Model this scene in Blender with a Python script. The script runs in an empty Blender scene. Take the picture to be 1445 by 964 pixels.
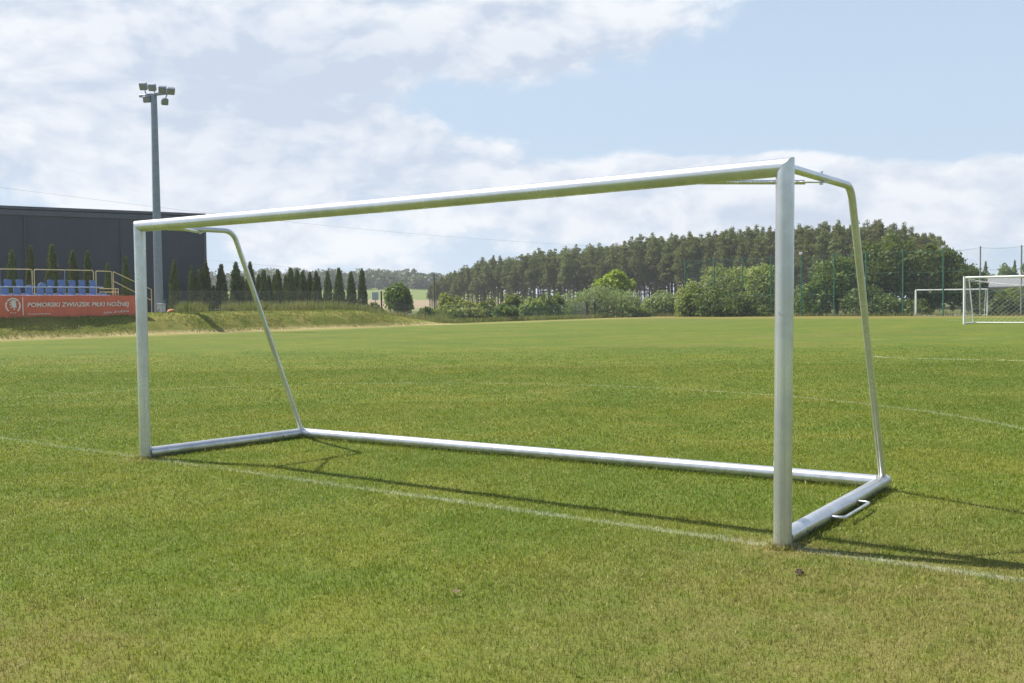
import bpy, math, random
import numpy as np
from mathutils import Vector, Matrix

rad = math.radians
rng = np.random.default_rng(7)
sc = bpy.context.scene
COL = sc.collection

# ------------------------------------------------------------------ camera model (metres, camera looks along +Y)
CAM_Z = 1.638
F_PX = 1451.3            # focal length in photo pixels (photo 1445 x 964)
PITCH, ROLL = -0.0378, -0.0112
fwd = np.array([0, math.cos(PITCH), math.sin(PITCH)])
rgt = np.array([1.0, 0, 0])
upv = np.cross(rgt, fwd)
R2 = rgt * math.cos(ROLL) + upv * math.sin(ROLL)
U2 = -rgt * math.sin(ROLL) + upv * math.cos(ROLL)
CAM = np.array([0, 0, CAM_Z])


def ray(px, py):
    return fwd + R2 * (px - 722.5) / F_PX - U2 * (py - 482) / F_PX


def at_y(px, py, y):
    d = ray(px, py)
    return CAM + d * (y / d[1])


def ground(px, py, z=0.0):
    d = ray(px, py)
    return CAM + d * ((z - CAM_Z) / d[2])


def slope(px):
    d = ray(px, 430)
    return d[0] / d[1]


# ------------------------------------------------------------------ object helpers
def tag(o, label=None, cat=None, group=None, kind=None):
    if label: o['label'] = label
    if cat: o['category'] = cat
    if group: o['group'] = group
    if kind: o['kind'] = kind
    return o


def thing(name, label, cat, loc=(0, 0, 0), group=None):
    o = bpy.data.objects.new(name, None)
    COL.objects.link(o)
    o.location = [float(v) for v in loc]
    o.empty_display_size = 0.2
    return tag(o, label, cat, group)


def np_mesh(name, verts, faces_flat, sizes, smooth=False):
    me = bpy.data.meshes.new(name)
    verts = np.asarray(verts, np.float32)
    faces_flat = np.asarray(faces_flat, np.int32)
    sizes = np.asarray(sizes, np.int32)
    me.vertices.add(len(verts))
    me.vertices.foreach_set('co', verts.ravel())
    me.loops.add(len(faces_flat))
    me.loops.foreach_set('vertex_index', faces_flat)
    me.polygons.add(len(sizes))
    starts = np.concatenate([[0], np.cumsum(sizes)[:-1]]).astype(np.int32)
    me.polygons.foreach_set('loop_start', starts)
    me.polygons.foreach_set('loop_total', sizes)
    me.update(calc_edges=True)
    me.validate()
    if smooth:
        me.polygons.foreach_set('use_smooth', np.ones(len(sizes), bool))
    return me


def link(name, me, mat, parent=None, label=None):
    o = bpy.data.objects.new(name, me)
    COL.objects.link(o)
    for m in (mat if isinstance(mat, (list, tuple)) else [mat]):
        me.materials.append(m)
    if parent: o.parent = parent
    if label: o['label'] = label
    return o


class MB:
    """collects shapes and links them as one mesh object; coordinates are world, made local to the parent's place"""

    def __init__(self):
        self.v = []; self.f = []; self.s = []; self.n = 0; self.sm = []

    def add(self, verts, faces, smooth=False):
        self.v.append(np.asarray(verts, float))
        for f in faces:
            self.f.extend([i + self.n for i in f]); self.s.append(len(f)); self.sm.append(smooth)
        self.n += len(verts)
        return self

    def box(self, c, size, ex=(1, 0, 0), ey=(0, 1, 0), ez=(0, 0, 1)):
        c = np.asarray(c, float); ex, ey, ez = [np.asarray(e, float) for e in (ex, ey, ez)]
        hx, hy, hz = [s / 2 for s in size]
        vs = [c + ex * a * hx + ey * b * hy + ez * d * hz for d in (-1, 1) for b in (-1, 1) for a in (-1, 1)]
        return self.add(vs, [(0, 2, 3, 1), (4, 5, 7, 6), (0, 1, 5, 4), (2, 6, 7, 3), (0, 4, 6, 2), (1, 3, 7, 5)])

    def bbox(self, c, size, b, ex=(1, 0, 0), ey=(0, 1, 0), ez=(0, 0, 1)):
        """box with chamfered edges"""
        c = np.asarray(c, float); ex, ey, ez = [np.asarray(e, float) for e in (ex, ey, ez)]
        hx, hy, hz = [s / 2 for s in size]
        ring = lambda k, z: [c + ex * x * 1.0 + ey * y + ez * z for x, y in
                             [(-hx + b, -hy + k), (hx - b, -hy + k), (hx - k, -hy + b), (hx - k, hy - b), (hx - b, hy - k), (-hx + b, hy - k), (-hx + k, hy - b), (-hx + k, -hy + b)]]
        vs = ring(b * .9, -hz) + ring(0, -hz + b) + ring(0, hz - b) + ring(b * .9, hz)
        fs = [tuple(range(7, -1, -1)), tuple(range(24, 32))]
        for L in range(3):
            for i in range(8):
                j = (i + 1) % 8
                fs.append((L * 8 + i, L * 8 + j, L * 8 + 8 + j, L * 8 + 8 + i))
        return self.add(vs, fs)

    def tube(self, pts, r, n=12, caps=True, smooth=True, up=(0.03, 0.05, 1)):
        pts = np.asarray(pts, float)
        rr = np.full(len(pts), r) if np.isscalar(r) else np.asarray(r, float)
        vs = []; ref = np.asarray(up, float); prev = None
        for i, p in enumerate(pts):
            if i == 0: t = pts[1] - p
            elif i == len(pts) - 1: t = p - pts[i - 1]
            else:
                a = (p - pts[i - 1]); b2 = (pts[i + 1] - p)
                t = a / np.linalg.norm(a) + b2 / np.linalg.norm(b2)
            t = t / (np.linalg.norm(t) + 1e-12)
            if prev is None:
                u = np.cross(t, ref)
                if np.linalg.norm(u) < 1e-3: u = np.cross(t, [1, 0, 0])
            else:
                u = prev - t * np.dot(prev, t)
            u = u / np.linalg.norm(u); prev = u; w = np.cross(t, u)
            k = 1.0
            for a in np.arange(n) * 2 * math.pi / n:
                vs.append(p + (u * math.cos(a) + w * math.sin(a)) * rr[i] * k)
        fs = []
        for i in range(len(pts) - 1):
            for j in range(n):
                k2 = (j + 1) % n
                fs.append((i * n + j, i * n + k2, (i + 1) * n + k2, (i + 1) * n + j))
        self.add(vs, fs, smooth)
        if caps:
            b0 = [vs[i] for i in range(n)]; b1 = vs[-n:]
            self.add(b0, [tuple(range(n - 1, -1, -1))]); self.add(b1, [tuple(range(n))])
        return self

    def wires(self, segs, r):
        """many thin three-sided wires"""
        for a, b in segs:
            self.tube([a, b], r, 3, caps=False, smooth=False)
        return self

    def prism(self, outline, thick, o, ex, ey, ez):
        """outline in the plane (ex, ey) at o, thickness along ez"""
        o, ex, ey, ez = [np.asarray(e, float) for e in (o, ex, ey, ez)]
        n = len(outline)
        vs = [o + ex * x + ey * y for x, y in outline] + [o + ex * x + ey * y + ez * thick for x, y in outline]
        fs = [tuple(range(n - 1, -1, -1)), tuple(range(n, 2 * n))]
        fs += [(i, (i + 1) % n, n + (i + 1) % n, n + i) for i in range(n)]
        return self.add(vs, fs)

    def raw(self, V, F):
        """V (m,3) array and F (k,q) array of equal-size faces"""
        self.v.append(np.asarray(V, float))
        F = np.asarray(F) + self.n
        self.f.extend(F.ravel().tolist()); self.s.extend([F.shape[1]] * len(F)); self.sm.extend([False] * len(F))
        self.n += len(V)
        return self

    def build(self, name, mat, parent=None, label=None):
        V = np.concatenate(self.v)
        if parent is not None:
            p = parent; off = np.zeros(3)
            while p is not None:
                off += np.array(p.location); p = p.parent
            V = V - off
        me = np_mesh(name, V, self.f, self.s)
        if len(self.sm) == len(me.polygons):
            me.polygons.foreach_set('use_smooth', np.array(self.sm, bool))
        return link(name, me, mat, parent, label)


def dup(root, loc, scale=1.0, rz=0.0, label=None):
    c = root.copy(); COL.objects.link(c)
    c.location = [float(x) for x in loc]
    c.scale = (scale, scale, scale) if np.isscalar(scale) else scale
    c.rotation_euler = (0, 0, rz)
    if label: c['label'] = label
    for ch in list(root.children):
        d = ch.copy(); COL.objects.link(d); d.parent = c
    return c


# ------------------------------------------------------------------ node helpers
class NT:
    def __init__(self, tree): self.t = tree

    def n(self, typ, **kw):
        nd = self.t.nodes.new(typ)
        for k, v in kw.items():
            setattr(nd, k, v)
        return nd

    def l(self, a, b): self.t.links.new(a, b)

    def put(self, sock, v):
        if isinstance(v, bpy.types.NodeSocket): self.l(v, sock)
        else: sock.default_value = v

    def math(self, op, a, b=0.0, c=None, clamp=False):
        nd = self.n('ShaderNodeMath', operation=op, use_clamp=clamp)
        self.put(nd.inputs[0], a); self.put(nd.inputs[1], b)
        if c is not None: self.put(nd.inputs[2], c)
        return nd.outputs[0]

    def vmath(self, op, a, b=None, scale=None):
        nd = self.n('ShaderNodeVectorMath', operation=op)
        self.put(nd.inputs[0], a)
        if b is not None: self.put(nd.inputs[1], b)
        if scale is not None: self.put(nd.inputs['Scale'], scale)
        return nd.outputs['Value'] if op in ('DOT_PRODUCT', 'LENGTH', 'DISTANCE') else nd.outputs[0]

    def noise(self, vec, scale, detail=3.0, rough=0.55, dist=0.0):
        nd = self.n('ShaderNodeTexNoise')
        self.put(nd.inputs['Vector'], vec)
        nd.inputs['Scale'].default_value = scale; nd.inputs['Detail'].default_value = detail
        nd.inputs['Roughness'].default_value = rough; nd.inputs['Distortion'].default_value = dist
        return nd.outputs['Fac']

    def smooth(self, v, lo, hi, a=0.0, b=1.0):
        nd = self.n('ShaderNodeMapRange', interpolation_type='SMOOTHSTEP')
        self.put(nd.inputs[0], v)
        nd.inputs[1].default_value = lo; nd.inputs[2].default_value = hi
        nd.inputs[3].default_value = a; nd.inputs[4].default_value = b
        return nd.outputs[0]

    def mix(self, fac, a, b, blend='MIX'):
        nd = self.n('ShaderNodeMix', data_type='RGBA', blend_type=blend)
        self.put(nd.inputs[0], fac)
        self.put(nd.inputs[6], a if isinstance(a, bpy.types.NodeSocket) else (*a, 1))
        self.put(nd.inputs[7], b if isinstance(b, bpy.types.NodeSocket) else (*b, 1))
        return nd.outputs[2]

    def xyz(self, vec):
        nd = self.n('ShaderNodeSeparateXYZ'); self.l(vec, nd.inputs[0]); return nd.outputs


def new_mat(name):
    m = bpy.data.materials.new(name); m.use_nodes = True
    nt = NT(m.node_tree)
    bsdf = m.node_tree.nodes['Principled BSDF']
    return m, nt, bsdf


def simple_mat(name, col, rough=0.6, metal=0.0, var=0.12, scale=3.0, bump=0.0, coat=0.0, spec=0.5):
    m, nt, b = new_mat(name)
    tc = nt.n('ShaderNodeTexCoord').outputs['Object']
    f = nt.noise(tc, scale, 5.0, 0.6)
    f2 = nt.smooth(f, 0.25, 0.75)
    lo = tuple(c * (1 - var) for c in col); hi = tuple(min(1, c * (1 + var)) for c in col)
    nt.l(nt.mix(f2, lo, hi), b.inputs['Base Color'])
    b.inputs['Roughness'].default_value = rough
    b.inputs['Metallic'].default_value = metal
    b.inputs['Specular IOR Level'].default_value = spec
    if bump:
        bp = nt.n('ShaderNodeBump'); bp.inputs['Strength'].default_value = bump; bp.inputs['Distance'].default_value = 0.02
        nt.l(f, bp.inputs['Height']); nt.l(bp.outputs[0], b.inputs['Normal'])
    return m


def leaf_mat(name, dark, light, warm, trans=0.35, rough=0.55, patch=0.8, tip=None):
    """foliage: every leaf its own tint, soft light and dark patches of leaf colour, light comes through the leaves"""
    m, nt, b = new_mat(name)
    geo = nt.n('ShaderNodeNewGeometry')
    rnd = geo.outputs['Random Per Island']
    oi = nt.n('ShaderNodeObjectInfo').outputs['Random']
    tc = nt.n('ShaderNodeTexCoord').outputs['Object']
    p = nt.noise(tc, patch, 3.0)
    c = nt.mix(rnd, dark, light)
    c = nt.mix(nt.math('MULTIPLY', nt.smooth(p, 0.42, 0.68), 0.75), c, warm)
    hsv = nt.n('ShaderNodeHueSaturation')
    nt.l(c, hsv.inputs['Color'])
    nt.l(nt.math('MULTIPLY_ADD', oi, 0.5, 0.78), hsv.inputs['Value'])
    nt.l(nt.math('MULTIPLY_ADD', oi, 0.04, 0.48), hsv.inputs['Hue'])
    out = hsv.outputs[0]
    b.inputs['Roughness'].default_value = rough
    b.inputs['Specular IOR Level'].default_value = 0.25
    nt.l(out, b.inputs['Base Color'])
    tr = nt.n('ShaderNodeBsdfTranslucent')
    nt.l(nt.mix(0.5, out, (0.25, 0.32, 0.03), 'MIX'), tr.inputs['Color'])
    mx = nt.n('ShaderNodeMixShader'); mx.inputs[0].default_value = trans
    nt.l(b.outputs[0], mx.inputs[1]); nt.l(tr.outputs[0], mx.inputs[2])
    nt.l(mx.outputs[0], m.node_tree.nodes['Material Output'].inputs[0])
    return m


# ------------------------------------------------------------------ layout of the ground plan
LB = np.array([-3.964, 11.03, 0.0]); RB = np.array([1.768, 6.726, 0.0])     # feet of the goal posts
GD = (RB - LB) / np.linalg.norm(RB - LB)                                    # along the goal line (0.8, -0.6)
GN = np.array([-GD[1], GD[0], 0])                                           # away from the camera (0.6, 0.8)
F0 = np.array([-26.43, 53.07, 0.0])                                         # foot of the bank at the left picture edge
E1 = np.array([20.8, 27.0, 0]); E1 /= np.linalg.norm(E1)                    # along the touchline
E2 = np.array([-E1[1], E1[0], 0])                                           # away from the pitch
UZ = np.array([0, 0, 1.0])


def on_line(px, u):
    """point of the bank's line, u metres behind its foot, under photo column px: returns t"""
    s = slope(px); b0 = F0 + E2 * u
    return (s * b0[1] - b0[0]) / (E1[0] - s * E1[1])


def bank_pt(t, u, z=0.0): return F0 + E1 * t + E2 * u + UZ * z


def z_at(px, py, P):
    d = ray(px, py)
    return CAM_Z + d[2] / d[1] * P[1]


def sstep(v, a, b):
    f = min(max((v - a) / (b - a), 0), 1); return f * f * (3 - 2 * f)


def ground_z(x, y):
    return 0.25 * sstep(y, 34, 54) * (1 - sstep(y, 62, 88)) * sstep(x, 8, 24) * (1 - sstep(x, 120, 160))


def bank_scale(t):
    a = np.clip((37 - t) / 11, 0, 1)
    return (a * a * (3 - 2 * a)) ** 0.8


BANK_PROFILE = [(-0.6, -0.06), (0, 0.02), (0.45, 0.3), (1.0, 0.72), (1.5, 1.02), (1.9, 1.13), (2.6, 1.18), (4.2, 1.22), (5.6, 1.15), (6.8, 0.7), (8.0, 0.15), (9.0, -0.06)]


def bank_z(t, u):
    us = [p[0] for p in BANK_PROFILE]; zs = [p[1] for p in BANK_PROFILE]
    return float(np.interp(u, us, zs)) * bank_scale(t)


# ------------------------------------------------------------------ materials
SUN_S = np.array([0.62, -0.27, -1.0])      # the way sunlight travels


def grass_colour(nt, pos, paint=True):
    """turf colour by place: greener and drier patches, worn painted lines, straw strips at the pitch edge"""
    x, y, z = nt.xyz(pos)
    flat = nt.n('ShaderNodeCombineXYZ'); nt.l(x, flat.inputs[0]); nt.l(y, flat.inputs[1]); p = flat.outputs[0]
    big = nt.noise(p, 0.16, 4.0, 0.55)
    mid = nt.noise(p, 0.75, 4.0, 0.6, 0.3)
    small = nt.noise(p, 4.5, 3.0, 0.6)
    tiny = nt.noise(p, 11.0, 2.0, 0.6)
    green = (0.112, 0.172, 0.012); yellow = (0.184, 0.205, 0.024); straw = (0.31, 0.27, 0.09); deep = (0.080, 0.145, 0.010)
    c = nt.mix(nt.smooth(mid, 0.36, 0.66), green, yellow)
    c = nt.mix(nt.math('MULTIPLY', nt.smooth(big, 0.44, 0.64), 0.65), c, deep)
    c = nt.mix(nt.math('MULTIPLY', nt.smooth(small, 0.58, 0.76), 0.45), c, straw)
    dry = nt.noise(p, 0.42, 5.0, 0.62, 0.5)
    c = nt.mix(nt.math('MULTIPLY', nt.smooth(dry, 0.56, 0.76), 0.5), c, straw)
    c = nt.mix(nt.smooth(tiny, 0.47, 0.30, 0.0, 0.45), c, (0.060, 0.115, 0.009))
    c = nt.mix(nt.smooth(tiny, 0.62, 0.78, 0.0, 0.3), c, (0.28, 0.25, 0.075))
    for foot_ in (LB, RB):
        fd = nt.vmath('DISTANCE', p, tuple(foot_))
        c = nt.mix(nt.math('MULTIPLY', nt.smooth(fd, 0.42, 0.12), nt.smooth(tiny, 0.35, 0.6, 0.2, 0.75)), c, (0.33, 0.27, 0.11))
    # drier turf in front of the right post and beyond the edge of the pitch
    dr = nt.vmath('DISTANCE', p, (2.2, 5.0, 0))
    c = nt.mix(nt.math('MULTIPLY', nt.smooth(dr, 3.4, 0.5), nt.smooth(small, 0.3, 0.6, 0.2, 0.7)), c, (0.24, 0.195, 0.07))
    dl = nt.vmath('DISTANCE', p, (-2.6, 4.7, 0))
    c = nt.mix(nt.math('MULTIPLY', nt.smooth(dl, 1.5, 0.3), nt.smooth(small, 0.35, 0.6, 0.1, 0.6)), c, (0.23, 0.175, 0.065))
    gn = nt.vmath('DOT_PRODUCT', p, tuple(GN))
    e2 = nt.math('SUBTRACT', nt.vmath('DOT_PRODUCT', p, tuple(E2)), float(np.dot(F0, E2)))
    wob = nt.math('MULTIPLY_ADD', mid, 3.0, -1.5)
    far_strip = nt.math('MULTIPLY', nt.math('MULTIPLY', nt.smooth(nt.math('ADD', gn, wob), 80.0, 90.0), nt.smooth(small, 0.2, 0.6, 0.55, 1.0)), nt.smooth(gn, 112.0, 97.0))
    c = nt.mix(nt.math('MULTIPLY', far_strip, 0.8), c, (0.33, 0.25, 0.10))
    wob2 = nt.math('MULTIPLY_ADD', mid, 1.2, -0.6)
    e2w = nt.math('ADD', e2, wob2)
    foot = nt.math('MULTIPLY', nt.smooth(e2w, -4.2, -1.2), nt.smooth(e2w, 1.3, 0.3))
    c = nt.mix(nt.math('MULTIPLY', foot, 0.65), c, (0.40, 0.33, 0.17))
    # dull streaks of thin turf across the middle distance
    st = nt.n('ShaderNodeMapping'); nt.l(p, st.inputs[0]); st.inputs['Rotation'].default_value = (0, 0, rad(12)); st.inputs['Scale'].default_value = (0.035, 0.22, 1)
    streak = nt.noise(st.outputs[0], 1.0, 4.0, 0.55)
    c = nt.mix(nt.math('MULTIPLY', nt.smooth(streak, 0.54, 0.68), nt.smooth(y, 14, 30, 0.0, 0.6)), c, (0.18, 0.165, 0.05))
    c = nt.mix(nt.math('MULTIPLY', nt.smooth(streak, 0.44, 0.32), nt.smooth(y, 12, 26, 0.0, 0.55)), c, (0.10, 0.16, 0.016))
    if paint:
        # worn white lines
        wear = nt.noise(p, 1.6, 3.0, 0.65); grit = nt.noise(p, 22.0, 2.0, 0.7)
        worn = nt.math('MULTIPLY', nt.smooth(wear, 0.28, 0.6, 0.3, 1.0), nt.smooth(grit, 0.35, 0.6, 0.2, 1.0))
        wl = nt.math('MULTIPLY_ADD', nt.noise(p, 0.6, 2.0), 0.10, -0.05)

        def band(v, half, soft):
            return nt.smooth(nt.math('ABSOLUTE', nt.math('ADD', v, wl)), half + soft, half - soft)
        lines = []
        l0 = nt.math('SUBTRACT', gn, float(np.dot(LB, GN)) + 0.03)
        lines.append((nt.math('MULTIPLY', band(l0, 0.045, 0.04), nt.smooth(x, -6.0, 1.0, 0.55, 1.0)), 0.45))
        rr = nt.math('SUBTRACT', nt.vmath('DISTANCE', p, (-2.895, 11.924, 0)), 9.287)
        lines.append((nt.math('MULTIPLY', band(rr, 0.05, 0.03), nt.smooth(gn, 7.0, 8.5)), 0.36))

        def seg(a, b, half, amt):
            a = np.array([*a, 0.0]); b = np.array([*b, 0.0]); d = (b - a); L = np.linalg.norm(d); d /= L; n2 = np.array([-d[1], d[0], 0])
            across = nt.math('SUBTRACT', nt.vmath('DOT_PRODUCT', p, tuple(n2)), float(np.dot(a, n2)))
            along = nt.math('SUBTRACT', nt.vmath('DOT_PRODUCT', p, tuple(d)), float(np.dot(a, d)))
            inside = nt.math('MULTIPLY', nt.smooth(along, -0.1, 0.1), nt.smooth(along, L + 0.1, L - 0.1))
            lines.append((nt.math('MULTIPLY', band(across, half, 0.03), inside), amt))
        q = [ground(*a)[:2] for a in [(1232, 502.5), (1250, 505), (1445, 509), (1445, 509)]]
        seg(q[0], q[1], 0.07, 0.8); e = q[2] + (q[2] - q[1]) * 0.6; seg(q[1], e, 0.08, 0.8)
        a, b = ground(1040, 477.5)[:2], ground(1250, 480)[:2]; seg(a, b, 0.07, 0.45)
        a, b = ground(1225, 480.5)[:2], ground(1440, 478.5)[:2]; seg(a, b, 0.07, 0.4)
        a, b = ground(1337, 458.5)[:2], ground(1356, 458)[:2]; seg(a, b, 0.16, 0.9)
        for msk, amt in lines:
            c = nt.mix(nt.math('MULTIPLY', nt.math('MULTIPLY', msk, worn), amt), c, (0.74, 0.75, 0.70))
    return c


def make_ground_mat():
    m, nt, b = new_mat('turf')
    pos = nt.n('ShaderNodeNewGeometry').outputs['Position']
    c = grass_colour(nt, pos)
    x, y, z = nt.xyz(pos)
    fine = nt.noise(pos, 60.0, 3.0, 0.7); f2 = nt.noise(pos, 9.0, 4.0, 0.65)
    # thatch and soil between the blades, closer to the plain turf colour farther out where no single blades stand, darkened to paint in their self-shade
    thatch = nt.mix(nt.smooth(fine, 0.35, 0.65), (0.045, 0.062, 0.012), (0.10, 0.10, 0.028))
    f3 = nt.noise(pos, 2.2, 4.0, 0.65)
    c2 = nt.mix(nt.smooth(f2, 0.32, 0.68, 0.5, 0.0), c, (0.06, 0.10, 0.012))
    c2 = nt.mix(nt.smooth(f3, 0.52, 0.70, 0.0, 0.35), c2, (0.27, 0.25, 0.075))
    c2 = nt.mix(1.0, c2, (1.06, 1.06, 1.06), 'MULTIPLY')
    near = nt.mix(0.45, c, thatch)
    d = nt.vmath('LENGTH', pos)
    c = nt.mix(nt.smooth(d, 9.0, 34.0), near, nt.mix(1.0, c2, (0.73, 0.71, 0.56), 'MULTIPLY'))
    gn = nt.vmath('DOT_PRODUCT', pos, tuple(GN)); e2 = nt.math('SUBTRACT', nt.vmath('DOT_PRODUCT', pos, tuple(E2)), float(np.dot(F0, E2)))
    wild = nt.math('MAXIMUM', nt.smooth(gn, 96.2, 97.6), nt.math('MULTIPLY', nt.smooth(e2, 5.5, 6.5), nt.smooth(y, 40.0, 45.0)))
    wc = nt.mix(nt.smooth(f2, 0.35, 0.65), (0.05, 0.06, 0.018), (0.11, 0.11, 0.035))
    wc = nt.mix(nt.math('MULTIPLY', nt.smooth(e2, 8.0, 14.0), nt.smooth(gn, 92.0, 84.0)), wc, nt.mix(nt.smooth(f2, 0.35, 0.65), (0.10, 0.15, 0.03), (0.20, 0.21, 0.07)))
    c = nt.mix(wild, c, wc)
    nt.l(c, b.inputs['Base Color'])
    b.inputs['Roughness'].default_value = 0.85; b.inputs['Specular IOR Level'].default_value = 0.15
    bp = nt.n('ShaderNodeBump'); bp.inputs['Strength'].default_value = 0.6; bp.inputs['Distance'].default_value = 0.03
    nt.l(nt.math('ADD', nt.math('MULTIPLY', fine, 0.5), f2), bp.inputs['Height']); nt.l(bp.outputs[0], b.inputs['Normal'])
    return m


def make_blade_mat():
    m, nt, b = new_mat('grass_blade')
    geo = nt.n('ShaderNodeNewGeometry')
    c = grass_colour(nt, geo.outputs['Position'])
    r = geo.outputs['Random Per Island']
    c = nt.mix(nt.smooth(r, 0.84, 0.90, 0, 0.7), c, (0.40, 0.33, 0.13))
    c = nt.mix(nt.smooth(r, 0.07, 0.04, 0, 0.6), c, (0.13, 0.09, 0.035))
    hsv = nt.n('ShaderNodeHueSaturation'); nt.l(c, hsv.inputs['Color'])
    r2 = nt.math('FRACT', nt.math('MULTIPLY', r, 37.0))
    nt.l(nt.math('MULTIPLY_ADD', r2, 0.8, 0.8), hsv.inputs['Value'])
    c = hsv.outputs[0]
    nt.l(c, b.inputs['Base Color']); b.inputs['Roughness'].default_value = 0.5; b.inputs['Specular IOR Level'].default_value = 0.3
    tr = nt.n('ShaderNodeBsdfTranslucent'); nt.l(nt.mix(0.35, c, (0.30, 0.36, 0.03)), tr.inputs['Color'])
    mx = nt.n('ShaderNodeMixShader'); mx.inputs[0].default_value = 0.38
    nt.l(b.outputs[0], mx.inputs[1]); nt.l(tr.outputs[0], mx.inputs[2])
    nt.l(mx.outputs[0], m.node_tree.nodes['Material Output'].inputs[0])
    return m


def make_bank_mat():
    m, nt, b = new_mat('rough_grass_bank')
    pos = nt.n('ShaderNodeNewGeometry').outputs['Position']
    a = nt.noise(pos, 0.5, 5.0, 0.6); s = nt.noise(pos, 3.0, 5.0, 0.65); f = nt.noise(pos, 14.0, 4.0, 0.7)
    c = nt.mix(nt.smooth(a, 0.4, 0.62), (0.12, 0.14, 0.020), (0.205, 0.19, 0.045))
    c = nt.mix(nt.math('MULTIPLY', nt.smooth(s, 0.5, 0.7), 0.7), c, (0.055, 0.085, 0.012))
    c = nt.mix(nt.math('MULTIPLY', nt.smooth(f, 0.55, 0.72), 0.5), c, (0.26, 0.21, 0.085))
    bz = nt.xyz(pos)[2]
    c = nt.mix(nt.math('MULTIPLY', nt.smooth(bz, 0.34, 0.05), nt.smooth(s, 0.3, 0.55, 0.4, 0.9)), c, (0.36, 0.29, 0.14))
    nt.l(c, b.inputs['Base Color']); b.inputs['Roughness'].default_value = 0.9; b.inputs['Specular IOR Level'].default_value = 0.1
    bp = nt.n('ShaderNodeBump'); bp.inputs['Strength'].default_value = 0.6; bp.inputs['Distance'].default_value = 0.08
    nt.l(nt.math('ADD', s, nt.math('MULTIPLY', f, 0.4)), bp.inputs['Height']); nt.l(bp.outputs[0], b.inputs['Normal'])
    return m


def make_alu_mat(axis):
    """mill-finish aluminium tube: drawn streaks, dull oxide patches, scuffs"""
    m, nt, b = new_mat('aluminium')
    tc = nt.n('ShaderNodeTexCoord').outputs['Object']
    # drawing streaks run along the tube: squeeze the coordinate along its axis
    axis = np.asarray(axis, float); axis = axis / np.linalg.norm(axis)
    al = nt.vmath('DOT_PRODUCT', tc, tuple(axis))
    q = nt.vmath('SUBTRACT', nt.vmath('SCALE', tc, scale=70.0), nt.vmath('SCALE', tuple(axis), scale=nt.math('MULTIPLY', al, 69.4)))
    st = nt.noise(q, 1.0, 3.0, 0.6)
    ox = nt.noise(tc, 2.6, 5.0, 0.65); sp = nt.noise(tc, 30.0, 4.0, 0.7)
    c = nt.mix(nt.smooth(ox, 0.35, 0.7), (0.72, 0.725, 0.74), (0.55, 0.555, 0.57))
    c = nt.mix(nt.math('MULTIPLY', nt.smooth(st, 0.46, 0.68), 0.5), c, (0.50, 0.495, 0.48))
    c = nt.mix(nt.math('MULTIPLY', nt.smooth(sp, 0.66, 0.8), 0.2), c, (0.45, 0.44, 0.42))
    gp = nt.n('ShaderNodeNewGeometry').outputs['Position']
    gz = nt.xyz(gp)[2]
    dirt = nt.math('MULTIPLY', nt.smooth(gz, 0.16, 0.0), nt.smooth(nt.noise(gp, 9.0, 5.0, 0.7), 0.35, 0.7))
    c = nt.mix(nt.math('MULTIPLY', dirt, 0.6), c, (0.17, 0.16, 0.09))
    scr = nt.n('ShaderNodeMapping'); nt.l(tc, scr.inputs[0]); scr.inputs['Scale'].default_value = (6, 6, 26)
    sc_ = nt.noise(scr.outputs[0], 1.0, 2.0, 0.5, 1.2)
    c = nt.mix(nt.math('MULTIPLY', nt.smooth(sc_, 0.70, 0.73), 0.35), c, (0.30, 0.30, 0.30))
    nt.l(c, b.inputs['Base Color'])
    b.inputs['Metallic'].default_value = 0.72
    nt.l(nt.math('ADD', nt.smooth(ox, 0.3, 0.7, 0.23, 0.35), nt.math('MULTIPLY', sp, 0.05)), b.inputs['Roughness'])
    b.inputs['Coat Weight'].default_value = 0.5; b.inputs['Coat Roughness'].default_value = 0.07
    bp = nt.n('ShaderNodeBump'); bp.inputs['Strength'].default_value = 0.08; bp.inputs['Distance'].default_value = 0.001
    nt.l(st, bp.inputs['Height']); nt.l(bp.outputs[0], b.inputs['Normal'])
    return m


def make_cladding_mat():
    m, nt, b = new_mat('dark_cladding')
    tc = nt.n('ShaderNodeTexCoord').outputs['Object']
    n1 = nt.noise(tc, 0.35, 4.0, 0.6)
    mp = nt.n('ShaderNodeMapping'); nt.l(tc, mp.inputs[0]); mp.inputs['Scale'].default_value = (3, 3, 0.08)
    n2 = nt.noise(mp.outputs[0], 1.0, 4.0, 0.6)
    c = nt.mix(nt.smooth(n1, 0.3, 0.7), (0.028, 0.038, 0.056), (0.037, 0.049, 0.070))
    c = nt.mix(nt.math('MULTIPLY', nt.smooth(n2, 0.55, 0.75), 0.35), c, (0.05, 0.062, 0.08))
    nt.l(c, b.inputs['Base Color']); b.inputs['Roughness'].default_value = 0.55
    return m


M = {}
M['turf'] = make_ground_mat(); M['blade'] = make_blade_mat(); M['bank'] = make_bank_mat(); M['alu'] = make_alu_mat((0, 0, 1)); M['clad'] = make_cladding_mat()
M['hole'] = simple_mat('dark_hole', (0.012, 0.012, 0.012), 0.8)
M['steel'] = simple_mat('galvanised_steel', (0.24, 0.275, 0.32), 0.5, 0.55, 0.12, 4.0)
M['zinc_dark'] = simple_mat('lamp_housing', (0.24, 0.275, 0.33), 0.5, 0.3, 0.1)
M['bolt'] = simple_mat('bolt_steel', (0.30, 0.29, 0.28), 0.45, 0.8, 0.2, 20)
M['white'] = simple_mat('white_paint', (0.80, 0.80, 0.78), 0.4, 0, 0.05)
M['net'] = simple_mat('net_cord', (0.62, 0.63, 0.62), 0.8, 0, 0.1)
M['green_paint'] = simple_mat('green_paint', (0.025, 0.14, 0.085), 0.5, 0, 0.2)
M['green_wire'] = simple_mat('green_wire', (0.06, 0.16, 0.11), 0.6, 0, 0.1)
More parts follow.
